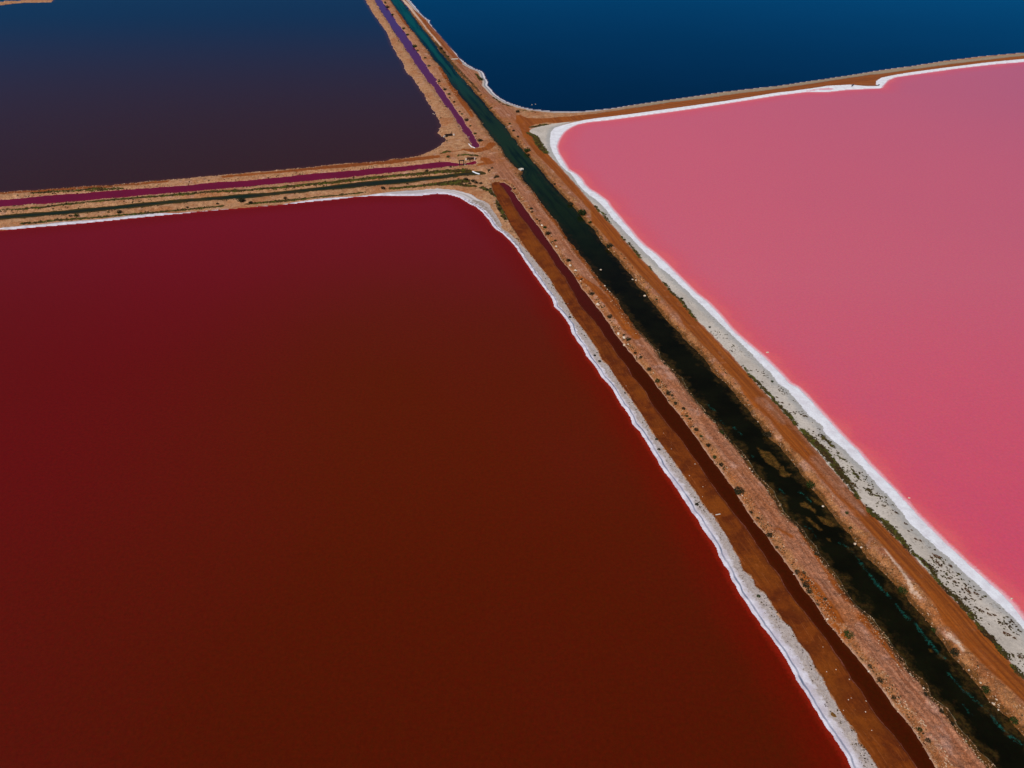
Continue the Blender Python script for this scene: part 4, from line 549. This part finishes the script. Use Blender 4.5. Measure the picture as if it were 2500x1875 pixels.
H = np.min(np.stack([
    -.30 + ramp(sdc, .62, 1.25), -.12 + ramp(w['brown_drain'], .55, 1.1), -.12 + ramp(w['magenta_drain'], .45, 1.0),
    -.12 + ramp(w['violet_drain'], .45, 1.1), -.18 + ramp(w['green_ditch'], .5, 1.1),
    np.where(w['red_pond'] < 4, w['red_pond'] * .05, .2 + (w['red_pond'] - 4) * .25),
    np.where(w['pink_pond'] < 9, w['pink_pond'] * .035, .315 + (w['pink_pond'] - 9) * .2),
    np.where(w['blue_pond'] < 3, w['blue_pond'] * .08, .24 + (w['blue_pond'] - 3) * .3), w['purple_pond'] * .22, .02 + w['brine_pool'] * .06,
    np.full(len(lx), 1.05)]), 0)
H = np.where(H > 0, H * (1 - .5 * np.clip((ly - 130) / 130, 0, 1)), H)
soft = (zs > 0) | (zm > -.2) | (zg > 0) | (zroad > 0)
H = H + np.where(H > .05, 1, .2) * np.where(soft, .25, 1.0) * ((n1 - .5) * .30 + (n2 - .5) * .22 + (n3 - .5) * .3)
H = np.where((zm > 0) & (rim > .1), np.minimum(H, .07 + .05 * n1), H)
H = np.where((zl > 0) & (sdc > -.1), np.minimum(H, -.27 + .05 * n1), H)
H = H + np.where((zroad > .3) & (zdry < 0), (vnoise(across * 1.6, ly * .02, .5, 9) - .5) * .12, 0)
dryland = wet_min[idx]
H = np.where((dryland > .05) & (zl < -.1) & (sdc > .6) & (w['brown_drain'] > .5) & (w['magenta_drain'] > .5) & (w['violet_drain'] > .5) & (w['green_ditch'] > .5), np.maximum(H, .015 + .05 * np.minimum(dryland, 1.5)), H)
H = np.where(wet_min[idx] < -.3, np.minimum(H, -.5), H)
full = np.full(px.size, -1, np.int64); full[idx] = np.arange(len(idx))
q = full[grid_quads(keep)]
land_co = np.stack([lx, ly, H], 1)
mid_ = np.clip(1 - np.abs(2 * sdc / (sdc + np.maximum(w['brown_drain'], .01) + 1e-6) - 1), 0, 1)
mid_ = np.where((w['brown_drain'] < 14) & (w['brown_drain'] > 0) & (sdc < 16), mid_, np.clip(sdc / 4, 0, .8))
frac = w['red_pond'] / (np.maximum(w['red_pond'], 0) + np.maximum(-zm, .02))
red1 = np.where(zs1 > -1.0, 1.0, 0.0)
red2 = np.where(Z('salt2') > -1.0, 1.0, 0.0) * np.clip((ly - 205) / 25, 0, 1)
rillpos = .62 + .012 * np.clip(ly - 60, 0, 60) * .3
rillpos = np.where((red1 > 0) & (ly < 262), rillpos, 0.0)
zp = strokes(lx, ly, 'pale')
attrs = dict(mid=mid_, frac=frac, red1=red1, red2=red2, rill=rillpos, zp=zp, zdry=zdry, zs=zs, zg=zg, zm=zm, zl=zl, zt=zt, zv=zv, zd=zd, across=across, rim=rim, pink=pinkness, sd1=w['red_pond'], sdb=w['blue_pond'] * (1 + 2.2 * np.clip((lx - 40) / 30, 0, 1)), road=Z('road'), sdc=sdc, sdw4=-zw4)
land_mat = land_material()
fz = lambda a: a[q].mean(1)
c_s, c_m, c_g, c_t = fz(zs), fz(zm), fz(zg), fz(zroad)
zone = np.where(c_s > 0, 1, np.where(c_m > 0, 2, np.where(c_g > 0, 3, np.where(c_t > 0, 4, 0))))
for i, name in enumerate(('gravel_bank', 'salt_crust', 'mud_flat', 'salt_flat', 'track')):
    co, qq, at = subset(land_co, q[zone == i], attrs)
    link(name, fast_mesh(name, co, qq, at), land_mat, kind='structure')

def ground_z(x, y):
    """height of the relief at a place"""
    i = int(np.clip(np.searchsorted(yr, y), 0, shp[0] - 1))
    j = int(np.clip(round((x / tt[i] - cols[0]) / (cols[1] - cols[0])), 0, shp[1] - 1))
    k = full[i * shp[1] + j]
    return float(H[k]) if k >= 0 else 0.0

# wide ground sheet reaching the horizon, below everything built on it
s = Mat('salt_plain')
nz = s.noise(.004, 4)
plain_mat = s.done(s.mix(s.step(nz, .4, .6), srgb(150, 112, 84), srgb(190, 170, 150)), .95, .1)
bm = bmesh.new()
ring = [bm.verts.new((math.cos(a) * 15000, math.sin(a) * 15000, -1.6)) for a in np.linspace(0, 2 * math.pi, 48, endpoint=False)]
bm.faces.new(ring)
me = bpy.data.meshes.new('ground'); bm.to_mesh(me); bm.free()
link('ground', me, plain_mat, kind='structure')

# ------------------------------------------------------------------ stones and samphire that nobody could count
def lump_soup(name, places, mat, flat=.6, jag=.35, **props):
    """one mesh of many small irregular lumps: (x, y, z, r)"""
    P = np.asarray(places); n = len(P)
    base = np.array([(0, 0, 1), (.9, 0, .3), (.28, .86, .3), (-.73, .53, .3), (-.73, -.53, .3), (.28, -.86, .3), (.6, .45, -.5), (-.25, .7, -.5), (-.75, 0, -.5), (-.25, -.7, -.5), (.6, -.45, -.5)])
    tri = [(0, 1, 2), (0, 2, 3), (0, 3, 4), (0, 4, 5), (0, 5, 1), (1, 6, 2), (2, 6, 7), (2, 7, 3), (3, 7, 8), (3, 8, 4), (4, 8, 9), (4, 9, 5), (5, 9, 10), (5, 10, 1), (1, 10, 6)]
    v = base[None] * (1 + rng.uniform(-jag, jag, (n, 11, 1)))
    a = rng.uniform(0, 6.28, n); ca, sa = np.cos(a)[:, None], np.sin(a)[:, None]
    st = rng.uniform(.75, 1.35, (n, 1))
    x = v[:, :, 0] * st; y = v[:, :, 1] / st
    vv = np.stack([x * ca - y * sa, x * sa + y * ca, v[:, :, 2] * flat], 2) * P[:, None, 3:4] + P[:, None, :3]
    faces = (np.array(tri)[None] + (np.arange(n) * 11)[:, None, None]).reshape(-1, 3)
    me = bpy.data.meshes.new(name)
    me.from_pydata(vv.reshape(-1, 3).tolist(), [], faces.tolist())
    return link(name, me, mat, **props)

def stone_mat(name, a, b, c):
    s = Mat(name)
    cell = s.voro(1.3, 'F1', 'Color'); k = s.n('ShaderNodeSeparateColor'); s.put(k.inputs[0], cell)
    col = s.mix(k.outputs[0], a, b); col = s.mix(s.step(k.outputs[1], .7, .8), col, c)
    col = s.gain(col, s.lin(s.noise(6, 4, .7), .25, .75, .7, 1.2))
    s.bump(s.noise(9, 4), .6, .05)
    return s.done(col, .9, .2)

m_stone = stone_mat('limestone', srgb(184, 138, 102), srgb(152, 104, 72), srgb(200, 166, 134))
m_stone_dark = stone_mat('wet_stone', srgb(96, 76, 50), srgb(60, 44, 26), srgb(176, 166, 130))
m_boulder = stone_mat('pale_boulder', srgb(214, 186, 156), srgb(190, 150, 116), srgb(232, 220, 204))
m_salt_lump = stone_mat('salt_rime', srgb(206, 178, 152), srgb(184, 142, 108), srgb(224, 210, 196))

def pick(mask, n):
    k = np.nonzero(mask)[0]
    k = rng.choice(k, min(n, len(k)), replace=False)
    return k
inframe = (ly < 640) & (ly > 45)
def scatter(mask, n, r0, r1, sink=.25):
    k = pick(mask & inframe, n)
    # stones are 10-40 cm; the far ones that can still be made out are the larger ones
    r = rng.uniform(r0, r1, len(k)) * np.clip(lc[k] * 3.2, .55, 1.7)
    return np.stack([lx[k] + rng.uniform(-.5, .5, len(k)) * lc[k], ly[k] + rng.uniform(-.5, .5, len(k)) * lc[k], H[k] - r * sink * .3, r], 1)
clear = (zs < -.2) & (zroad < -.1) & (zm < -.1) & (zg < -.3)
bank_r = clear & (w['pink_pond'] > 5) & (sdc > -.1) & (sdc < 2.6)
drain_side = clear & (w['brown_drain'] > -.1) & (w['brown_drain'] < 1.9)
other_side = clear & (rim > -.1) & (rim < 2.0) & (w['brown_drain'] > 4)
pl = np.concatenate([scatter(bank_r, 2600, .10, .26), scatter(drain_side, 1500, .12, .32), scatter(other_side, 2400, .10, .25), scatter(clear, 700, .08, .18)])
lump_soup('bank_stones', pl, m_stone, kind='stuff', label='small pale limestone rubble strewn over the earth banks', category='stones')
pl = np.concatenate([scatter((sdc > -.25) & (sdc < .55) & (w['pink_pond'] > 16) & (ly < 300), 900, .12, .3), scatter((zl > -.3) & (zl < .25), 500, .12, .26)])
lump_soup('wet_stones', pl, m_stone_dark, kind='stuff', label='dark wet stones along the waterline of the black canal', category='stones')
pl = scatter((zm < 0) & (zm > -2.2) & (w['red_pond'] > 1.6) & (w['red_pond'] < 14) & (ly < 300), 2600, .07, .22)
lump_soup('salt_rubble', pl, stone_mat('salt_stone', srgb(206, 192, 178), srgb(120, 92, 70), srgb(60, 44, 34)), kind='stuff', label='grey salt crusted rubble between white salt and brown mud', category='stones')

def veg_mat(name, a, b, c):
    s = Mat(name)
    oi = s.n('ShaderNodeObjectInfo').outputs['Random']
    col = s.mix(s.step(s.noise(.5, 2), .38, .62), a, b)
    col = s.mix(s.step(s.noise(4.5, 3, .7), .55, .7), col, c)
    col = s.gain(col, s.lin(oi, 0, 1, .75, 1.2))
    return s.done(col, .85, .15)
m_samph = veg_mat('samphire', srgb(54, 38, 20), srgb(62, 56, 22), srgb(84, 62, 36))
k = pick((zv > -.25) & inframe & (wet_min[idx] > .1), 5200)
kk = k[vnoise(lx[k], ly[k], 1.1, 12) * .6 + vnoise(lx[k], ly[k], .45, 13) * .4 + np.clip(zv[k], -.3, .5) * .4 > .54]
r = rng.uniform(.16, .36, len(kk)) * np.clip(lc[kk] * 3.2, .55, 1.6)
lump_soup('samphire', np.stack([lx[kk], ly[kk], H[kk], r], 1), m_samph, .7, .45, kind='stuff', label='low olive and rust samphire growing along track and causeway edges', category='ground cover')

m_scrub = veg_mat('dry_scrub', srgb(50, 38, 22), srgb(64, 52, 28), srgb(104, 84, 54))
def clustered(mask, n, cell_, thr, seed):
    k = pick(mask & inframe, n)
    k = k[rng.random(len(k)) < np.clip((ly[k] - 30) / 110, .3, 1)]
    return k[vnoise(lx[k], ly[k], cell_, seed) * .7 + vnoise(lx[k], ly[k], cell_ * .35, seed + 1) * .3 > thr]
kk = np.concatenate([clustered(clear & (w['brown_drain'] > .1) & (w['brown_drain'] < 1.6), 1500, 2.6, .56, 31), clustered(clear & (rim > .2) & (rim < 1.8), 3000, 3.2, .58, 33),
    clustered(clear & (sdc > .2) & (sdc < 2.0), 2600, 2.8, .60, 35), clustered((zm < 0) & (zm > -1.6) & (w['red_pond'] > 1.8) & (ly < 290), 1500, 1.8, .55, 37), clustered(clear & (w['green_ditch'] < 2.5), 2000, 3, .55, 39)])
r = rng.uniform(.10, .26, len(kk)) * np.clip(lc[kk] * 4.0, .6, 1.7)
lump_soup('bank_scrub', np.stack([lx[kk], ly[kk], H[kk], r], 1), m_scrub, .8, .5, kind='stuff', label='low dry scrub clumped along the edges of the banks', category='ground cover')
kk = clustered((zg > .3) & (zw4 < -.6) & (ly < 170), 3600, 2.2, .56, 41)
r = rng.uniform(.08, .24, len(kk))
lump_soup('flat_samphire', np.stack([lx[kk], ly[kk], H[kk], r], 1), m_samph, .5, .5, kind='stuff', label='fine dark samphire specks on the grey salt flat beside the pink pond', category='ground cover')

# ------------------------------------------------------------------ shrubs
m_leaf = veg_mat('saltbush_leaf', srgb(48, 40, 24), srgb(38, 40, 20), srgb(72, 64, 40))
m_green = veg_mat('green_leaf', srgb(44, 56, 18), srgb(54, 66, 22), srgb(72, 78, 36))
s = Mat('bark'); m_bark = s.done(s.mix(s.noise(5, 3), srgb(70, 52, 38), srgb(104, 84, 64)), .9, .1)

def crown_mesh(name, seed, leaves=300):
    r = random.Random(seed)
    V, Fc = [], []
    lobes = [(0, 0, .34, .60)] + [(math.cos(a) * r.uniform(.35, .55), math.sin(a) * r.uniform(.35, .55), r.uniform(.2, .42), r.uniform(.30, .46)) for a in [i * 1.05 + r.uniform(-.3, .3) for i in range(6)]]
    for i in range(leaves):
        lx_, ly_, lz_, lr = lobes[i % len(lobes)]
        while True:
            d = Vector((r.gauss(0, 1), r.gauss(0, 1), r.gauss(0, 1) * .9 + .2))
            if d.length > .05: break
        d.normalize()
        c = Vector((lx_, ly_, lz_)) + d * lr * r.uniform(.55, 1.05)
        if c.z < .03: c.z = .03 + r.random() * .1
        t = d.cross(Vector((r.gauss(0, 1), r.gauss(0, 1), r.gauss(0, 1)))).normalized()
        b = d.cross(t).normalized() + d * r.uniform(-.7, .7)
        L, Wd = r.uniform(.07, .13), r.uniform(.045, .08)
        n = len(V)
        V += [c - t * L, c - b * Wd * .9, c + t * L, c + b * Wd]
        Fc.append((n, n + 1, n + 2, n + 3))
    me = bpy.data.meshes.new(name)
    me.from_pydata([tuple(v) for v in V], [], Fc)
    return me

def stems_mesh(name, seed):
    r = random.Random(seed)
    bm = bmesh.new()
    for i in range(6):
        a = i * 1.05 + r.uniform(-.3, .3)
        p0 = Vector((math.cos(a) * .05, math.sin(a) * .05, -.12)); p1 = Vector((math.cos(a) * .22, math.sin(a) * .22, .18)); p2 = Vector((math.cos(a) * .46, math.sin(a) * .46, r.uniform(.3, .5)))
        rings = []
        for p, w_ in ((p0, .035), (p1, .025), (p2, .010)):
            rings.append([bm.verts.new(p + Vector((math.cos(t), math.sin(t), 0)) * w_) for t in (0, 1.57, 3.14, 4.71)])
        for A_, B_ in zip(rings[:-1], rings[1:]):
            for j in range(4): bm.faces.new((A_[j], A_[(j + 1) % 4], B_[(j + 1) % 4], B_[j]))
    me = bpy.data.meshes.new(name); bm.to_mesh(me); bm.free()
    return me

crowns = {k: [crown_mesh('saltbush_crown', 11 + i + 50 * j) for i in range(4)] for j, k in enumerate(('grey', 'green'))}
for k, mt in (('grey', m_leaf), ('green', m_green)):
    for me in crowns[k]: me.materials.append(mt)
stems = [stems_mesh('saltbush_stems', 31 + i) for i in range(3)]
for me in stems: me.materials.append(m_bark)

def ordinal(n):
    return '%d%s' % (n, 'th' if 10 <= n % 100 <= 20 else {1: 'st', 2: 'nd', 3: 'rd'}.get(n % 10, 'th'))

WHERE = {'drain': ('shrub beside the lower brown drain', 'shrubs beside the lower brown drain'),
    'canal_left': ('shrub on the left lip of the dark canal', 'shrubs on the left canal lip'),
    'canal_right': ('shrub between the canal and the orange track', 'shrubs on the right canal bank'),
    'upper': ('shrub between the far violet drain and the canal', 'shrubs beside the far violet drain'),
    'upper_right': ('shrub between the far canal and the blue pond', 'shrubs between far canal and blue pond'),
    'left': ('shrub on the left causeway', 'shrubs on the left causeway'),
    'corner': ('shrub near the red pond corner', 'shrubs around the red pond corner'),
    'salt': ('bush on the red pond salt margin', 'bushes on the red pond salt margin'),
    'flat': ('bush on the grey salt flat', 'bushes on the grey salt flat')}
def shrub(x, y, rad, label, group, green=False):
    rt = link('shrub', None, label=label, category='shrub', group=group)
    rt.location = (x, y, ground_z(x, y) - .02)
    rt.rotation_euler = (0, 0, random.uniform(0, 6.28))
    sc = max(rad, .34) * 1.5
    rt.scale = (sc * random.uniform(.92, 1.08), sc * random.uniform(.92, 1.08), sc * random.uniform(.85, 1.1))
    o = link('crown', random.choice(crowns['green' if green else 'grey']), parent=rt)
    o = link('stem', random.choice(stems), parent=rt)
    return rt
for where, lst in SHRUBS.items():
    txt, grp = WHERE[where]
    for i, (x, y, rad) in enumerate(lst):
        size = 'large ' if rad > .75 else 'small ' if rad < .4 else ''
        green = (where in ('upper', 'canal_right') and random.random() < .45) or random.random() < .15
        shrub(x, y, rad, '%sdark %s, %s up from the bottom' % (size, txt, ordinal(i + 1)), grp, green)

# ------------------------------------------------------------------ boulders
def rock_mesh(name, seed):
    r = random.Random(seed)
    bm = bmesh.new(); bmesh.ops.create_icosphere(bm, subdivisions=2, radius=1)
    ax = [Vector((r.gauss(0, 1), r.gauss(0, 1), r.gauss(0, 1))).normalized() for _ in range(7)]
    for v in bm.verts:
        for a in ax:
            d = v.co.dot(a)
            if d > .62: v.co -= a * (d - .62) * .85
        v.co *= r.uniform(.94, 1.06); v.co.z *= .75
    me = bpy.data.meshes.new(name); bm.to_mesh(me); bm.free()
    return me
rocks = [rock_mesh('boulder', 60 + i) for i in range(5)]
rocks_salt = [rock_mesh('salted_stone', 80 + i) for i in range(3)]
for me in rocks: me.materials.append(m_boulder)
for me in rocks_salt: me.materials.append(m_salt_lump)
BW = {'drain': 'pale boulder at the edge of the lower brown drain', 'canal_left': 'pale boulder on the left waterline of the dark canal',
      'canal_right': 'pale boulder on the right bank of the dark canal', 'mud': 'pale salt crusted stone on the brown mud flat'}
for where, lst in BOULDERS.items():
    for i, (x, y, rad) in enumerate(lst):
        o = link('salted_stone' if where == 'mud' else 'boulder', random.choice(rocks_salt if where == 'mud' else rocks),
                 label='%s, %s up from the bottom' % (BW[where], ordinal(i + 1)), category='stone' if where == 'mud' else 'boulder', group=BW[where].replace('boulder', 'boulders').replace('stone on', 'stones on'))
        rr = max(rad, .2) * (random.uniform(.35, .6) if where == 'mud' else 1.0)
        o.scale = (rr * random.uniform(.85, 1.15), rr * random.uniform(.85, 1.15), rr * random.uniform(.6, .95))
        o.rotation_euler = (0, 0, random.uniform(0, 6.28))
        o.location = (x, y, max(ground_z(x, y), -.3) + rr * .18)

# ------------------------------------------------------------------ low samphire clumps standing singly on the salt flat, algae mats in the canal
def clump_mesh(name, seed):
    r = random.Random(seed); V, Fc = [], []
    for i in range(90):
        a = r.uniform(0, 6.28); d = math.sqrt(r.random()) * (1 + .25 * math.sin(3 * a + seed))
        c = Vector((math.cos(a) * d, math.sin(a) * d * .8, r.uniform(.02, .22)))
        t = Vector((r.gauss(0, 1), r.gauss(0, 1), .4 * r.gauss(0, 1))).normalized(); b = t.cross(Vector((r.gauss(0, .4), r.gauss(0, .4), 1))).normalized()
        L = r.uniform(.14, .24); n = len(V)
        V += [c - t * L, c - b * L * .7, c + t * L, c + b * L * .7]; Fc.append((n, n + 1, n + 2, n + 3))
    me = bpy.data.meshes.new(name); me.from_pydata([tuple(v) for v in V], [], Fc)
    return me
m_rust = veg_mat('rusty_samphire', srgb(74, 38, 18), srgb(66, 52, 22), srgb(98, 58, 34))
clumps = [clump_mesh('samphire_clump', i) for i in range(4)]
for me in clumps: me.materials.append(m_rust)
for i, (x, y, rad) in enumerate(TUFTS):
    o = link('samphire_clump', random.choice(clumps), label='%sdark rust samphire clump on the grey salt flat, %s up from the bottom' % ('wide ' if rad > .5 else '', ordinal(i + 1)), category='plant', group='samphire clumps on the grey salt flat')
    o.location = (x, y, ground_z(x, y)); o.rotation_euler = (0, 0, -.9 + random.uniform(-.3, .3)); o.scale = (rad * 1.2, rad * .9, .5)

s = Mat('algae'); m_algae = s.done(s.gain(s.mix(s.step(s.noise(1.2, 4, .65), .4, .62), srgb(104, 66, 20), srgb(128, 88, 30)), s.lin(s.noise(5, 3), .3, .7, .75, 1.15)), .6, .3)

# ------------------------------------------------------------------ sluices, pipes and odds and ends at the junction
def box(bm, c, sz, rot=0.0, tilt=0.0):
    mtx = Matrix.Translation(c) @ Matrix.Rotation(rot, 4, 'Z') @ Matrix.Rotation(tilt, 4, 'Y') @ Matrix.Diagonal((*sz, 1))
    bmesh.ops.create_cube(bm, size=1, matrix=mtx)
def part(name, mat, parent, boxes, bevel=.02):
    bm = bmesh.new()
    for b in boxes: box(bm, *b)
    if bevel: bmesh.ops.bevel(bm, geom=list(bm.edges), offset=bevel, segments=1, affect='EDGES')
    me = bpy.data.meshes.new(name); bm.to_mesh(me); bm.free()
    return link(name, me, mat, parent)
s = Mat('old_timber'); m_wood = s.done(s.mix(s.noise(3, 4), srgb(38, 26, 22), srgb(62, 44, 36)), .85, .2)
s = Mat('concrete'); m_conc = s.done(s.gain(s.mix(s.noise(2, 4), srgb(196, 184, 166), srgb(222, 212, 198)), s.lin(s.noise(9, 3), .3, .7, .8, 1.1)), .9, .2)
s = Mat('white_plastic'); m_white = s.done(s.mix(s.noise(3, 3), srgb(216, 218, 222), srgb(236, 236, 236)), .5, .4)
s = Mat('dark_plastic'); m_dark = s.done(s.mix(s.noise(3, 3), srgb(24, 32, 52), srgb(36, 44, 64)), .5, .4)

def mid(a, b, t=.5): return (a[0] + (b[0] - a[0]) * t, a[1] + (b[1] - a[1]) * t)
def head(a, b): return math.atan2(b[1] - a[1], b[0] - a[0])
def thing(name, p, z, rz, label, cat):
    o = link(name, None, label=label, category=cat); o.location = (p[0], p[1], z); o.rotation_euler = (0, 0, rz); return o
a, b = POINT['frame']; c = mid(a, b)
t = thing('sluice_gate', c, -.2, R(14), 'dark square timber sluice frame standing in the magenta drain', 'sluice gate')
part('post', m_wood, t, [((-.88, 0, 1.0), (.34, .34, 2.4))]); part('post', m_wood, t, [((.88, 0, 1.0), (.34, .34, 2.4))])
part('top_beam', m_wood, t, [((0, .0, 2.3), (2.4, .36, .32))]); part('sill_beam', m_wood, t, [((0, 0, .34), (1.45, .3, .42))])
part('footing', m_conc, t, [((1.3, .1, .2), (.5, .7, .5))])
a, b = POINT['headwall']; c = mid(a, b)
t = thing('culvert_headwall', c, -.2, R(14), 'dark plank headwall with pale cap at the end of the magenta drain', 'headwall')
for k_ in range(4): part('plank', m_wood, t, [((0, -.02 * (k_ % 2), .16 + .29 * k_), (2.9, .14, .27))])
part('cap', m_wood, t, [((0, .12, 1.36), (3.1, .5, .12))])
part('wing_wall', m_conc, t, [((-1.85, -.1, .6), (.3, .8, .9), .4)]); part('wing_wall', m_conc, t, [((1.8, -.2, .6), (.28, .8, 1.0), -.4)])
a, b = POINT['sluice']; c = mid(a, b)
t = thing('pond_sluice', c, -.1, R(16), 'dark timber sluice box with white concrete ends at the purple pond corner', 'sluice')
part('wall_panel', m_wood, t, [((0, -.45, .45), (3.3, .16, 1.0))]); part('wall_panel', m_wood, t, [((0, .45, .55), (3.3, .16, 1.1))])
part('cross_beam', m_wood, t, [((-1.0, 0, 1.1), (.25, 1.2, .18))]); part('cross_beam', m_wood, t, [((1.0, 0, 1.15), (.25, 1.2, .18))]); part('lifting_post', m_wood, t, [((1.5, .3, 1.2), (.25, .25, 1.6))])
part('wing_wall', m_conc, t, [((-2.1, -.5, .35), (.9, .45, .7), .5)]); part('wing_wall', m_conc, t, [((2.3, -.2, .55), (.5, .9, .8), .3)])
a, b = POINT['outlet']; c = mid(a, b)
t = thing('canal_outlet', c, -.25, head(a, b), 'pale concrete outlet with pipe jutting into the canal below the junction', 'outlet')
part('apron', m_conc, t, [((-.2, 0, .3), (1.6, 1.1, .5))], .06); part('wing_wall', m_conc, t, [((.2, .6, .5), (1.3, .2, .7), .3)]); part('wing_wall', m_conc, t, [((.2, -.6, .45), (1.2, .2, .6), -.3)])

def pipe(name, pts, rad, mat, label, cat, lift=.1):
    """bent tube with wall thickness"""
    p3 = [Vector((p[0], p[1], max(ground_z(*p), -.2) + lift)) for p in pts]
    o0 = p3[0].copy(); bm = bmesh.new(); rings = []
    for i, p in enumerate(p3):
        d = (p3[min(i + 1, len(p3) - 1)] - p3[max(i - 1, 0)]).normalized()
        u = d.cross(Vector((0, 0, 1))).normalized(); v = u.cross(d)
        rings.append([[bm.verts.new(p - o0 + (u * math.cos(t_) + v * math.sin(t_)) * r_) for t_ in [k_ * math.pi / 5 for k_ in range(10)]] for r_ in (rad, rad * .8)])
    for A_, B_ in zip(rings[:-1], rings[1:]):
        for s_ in (0, 1):
            for j in range(10): bm.faces.new((A_[s_][j], A_[s_][(j + 1) % 10], B_[s_][(j + 1) % 10], B_[s_][j]))
    for E_ in (rings[0], rings[-1]):
        for j in range(10): bm.faces.new((E_[0][j], E_[0][(j + 1) % 10], E_[1][(j + 1) % 10], E_[1][j]))
    bmesh.ops.recalc_face_normals(bm, faces=bm.faces)
    me = bpy.data.meshes.new(name); bm.to_mesh(me); bm.free()
    o = link(name, me, mat, label=label, category=cat); o.location = o0
    return o
pipe('drain_pipe', POINT['whitepipe'], .26, m_white, 'bent white pipe lying in the end of the green ditch', 'pipe', .15)
pipe('drain_pipe', POINT['drainpipe'], .20, m_white, 'thin white pipe at the near end of the violet drain', 'pipe', .12)
pipe('drain_pipe', POINT['bluepipe'][:2], .30, m_dark, 'dark pipe slanting over the white salt crescent of the pink pond', 'pipe', .15)
pipe('drain_pipe', POINT['bluepipe'][2:], .30, m_dark, 'short dark pipe at the notch of the white salt crescent', 'pipe', .15)
pipe('driftwood', POINT['stick'][:2], .09, m_conc, 'bleached stick lying across the brown mud flat', 'driftwood', .06)
pipe('driftwood', POINT['stick'][2:], .35, m_conc, 'pale pole lying across the far right canal bank', 'driftwood', .15)
LL = ['white lump near the upper left shore of the pink pond', 'white lump off the salt shore in the lower pink pond', 'white lump in the bottom right corner of the pink pond', 'bright white lump in the near corner of the blue pond', 'faint white lump beside the bright one in the blue pond',
      'white lump off the near corner of the purple pond', 'second white lump off the near corner of the purple pond', 'white lump off the middle shore of the purple pond', 'pale lump in the near end of the violet drain', 'white lump on the middle shore of the pink pond']
for p, l in zip(POINT['lump'], LL):
    o = link('salt_lump', random.choice(rocks_salt), label=l, category='salt lump'); rr = .3 if p[1] < 150 else .36
    o.location = (p[0], p[1], rr * .2); o.scale = (rr, rr * .7, rr * .6)
p = POINT['ring'][0]
o = link('mud_hump', rock_mesh('mud_hump', 5), m_algae, label='rust brown hump on the white salt beside the mud flat', category='mud hump'); o.location = (p[0], p[1], ground_z(*p)); o.scale = (.42, .62, .12); o.rotation_euler = (0, 0, .5)
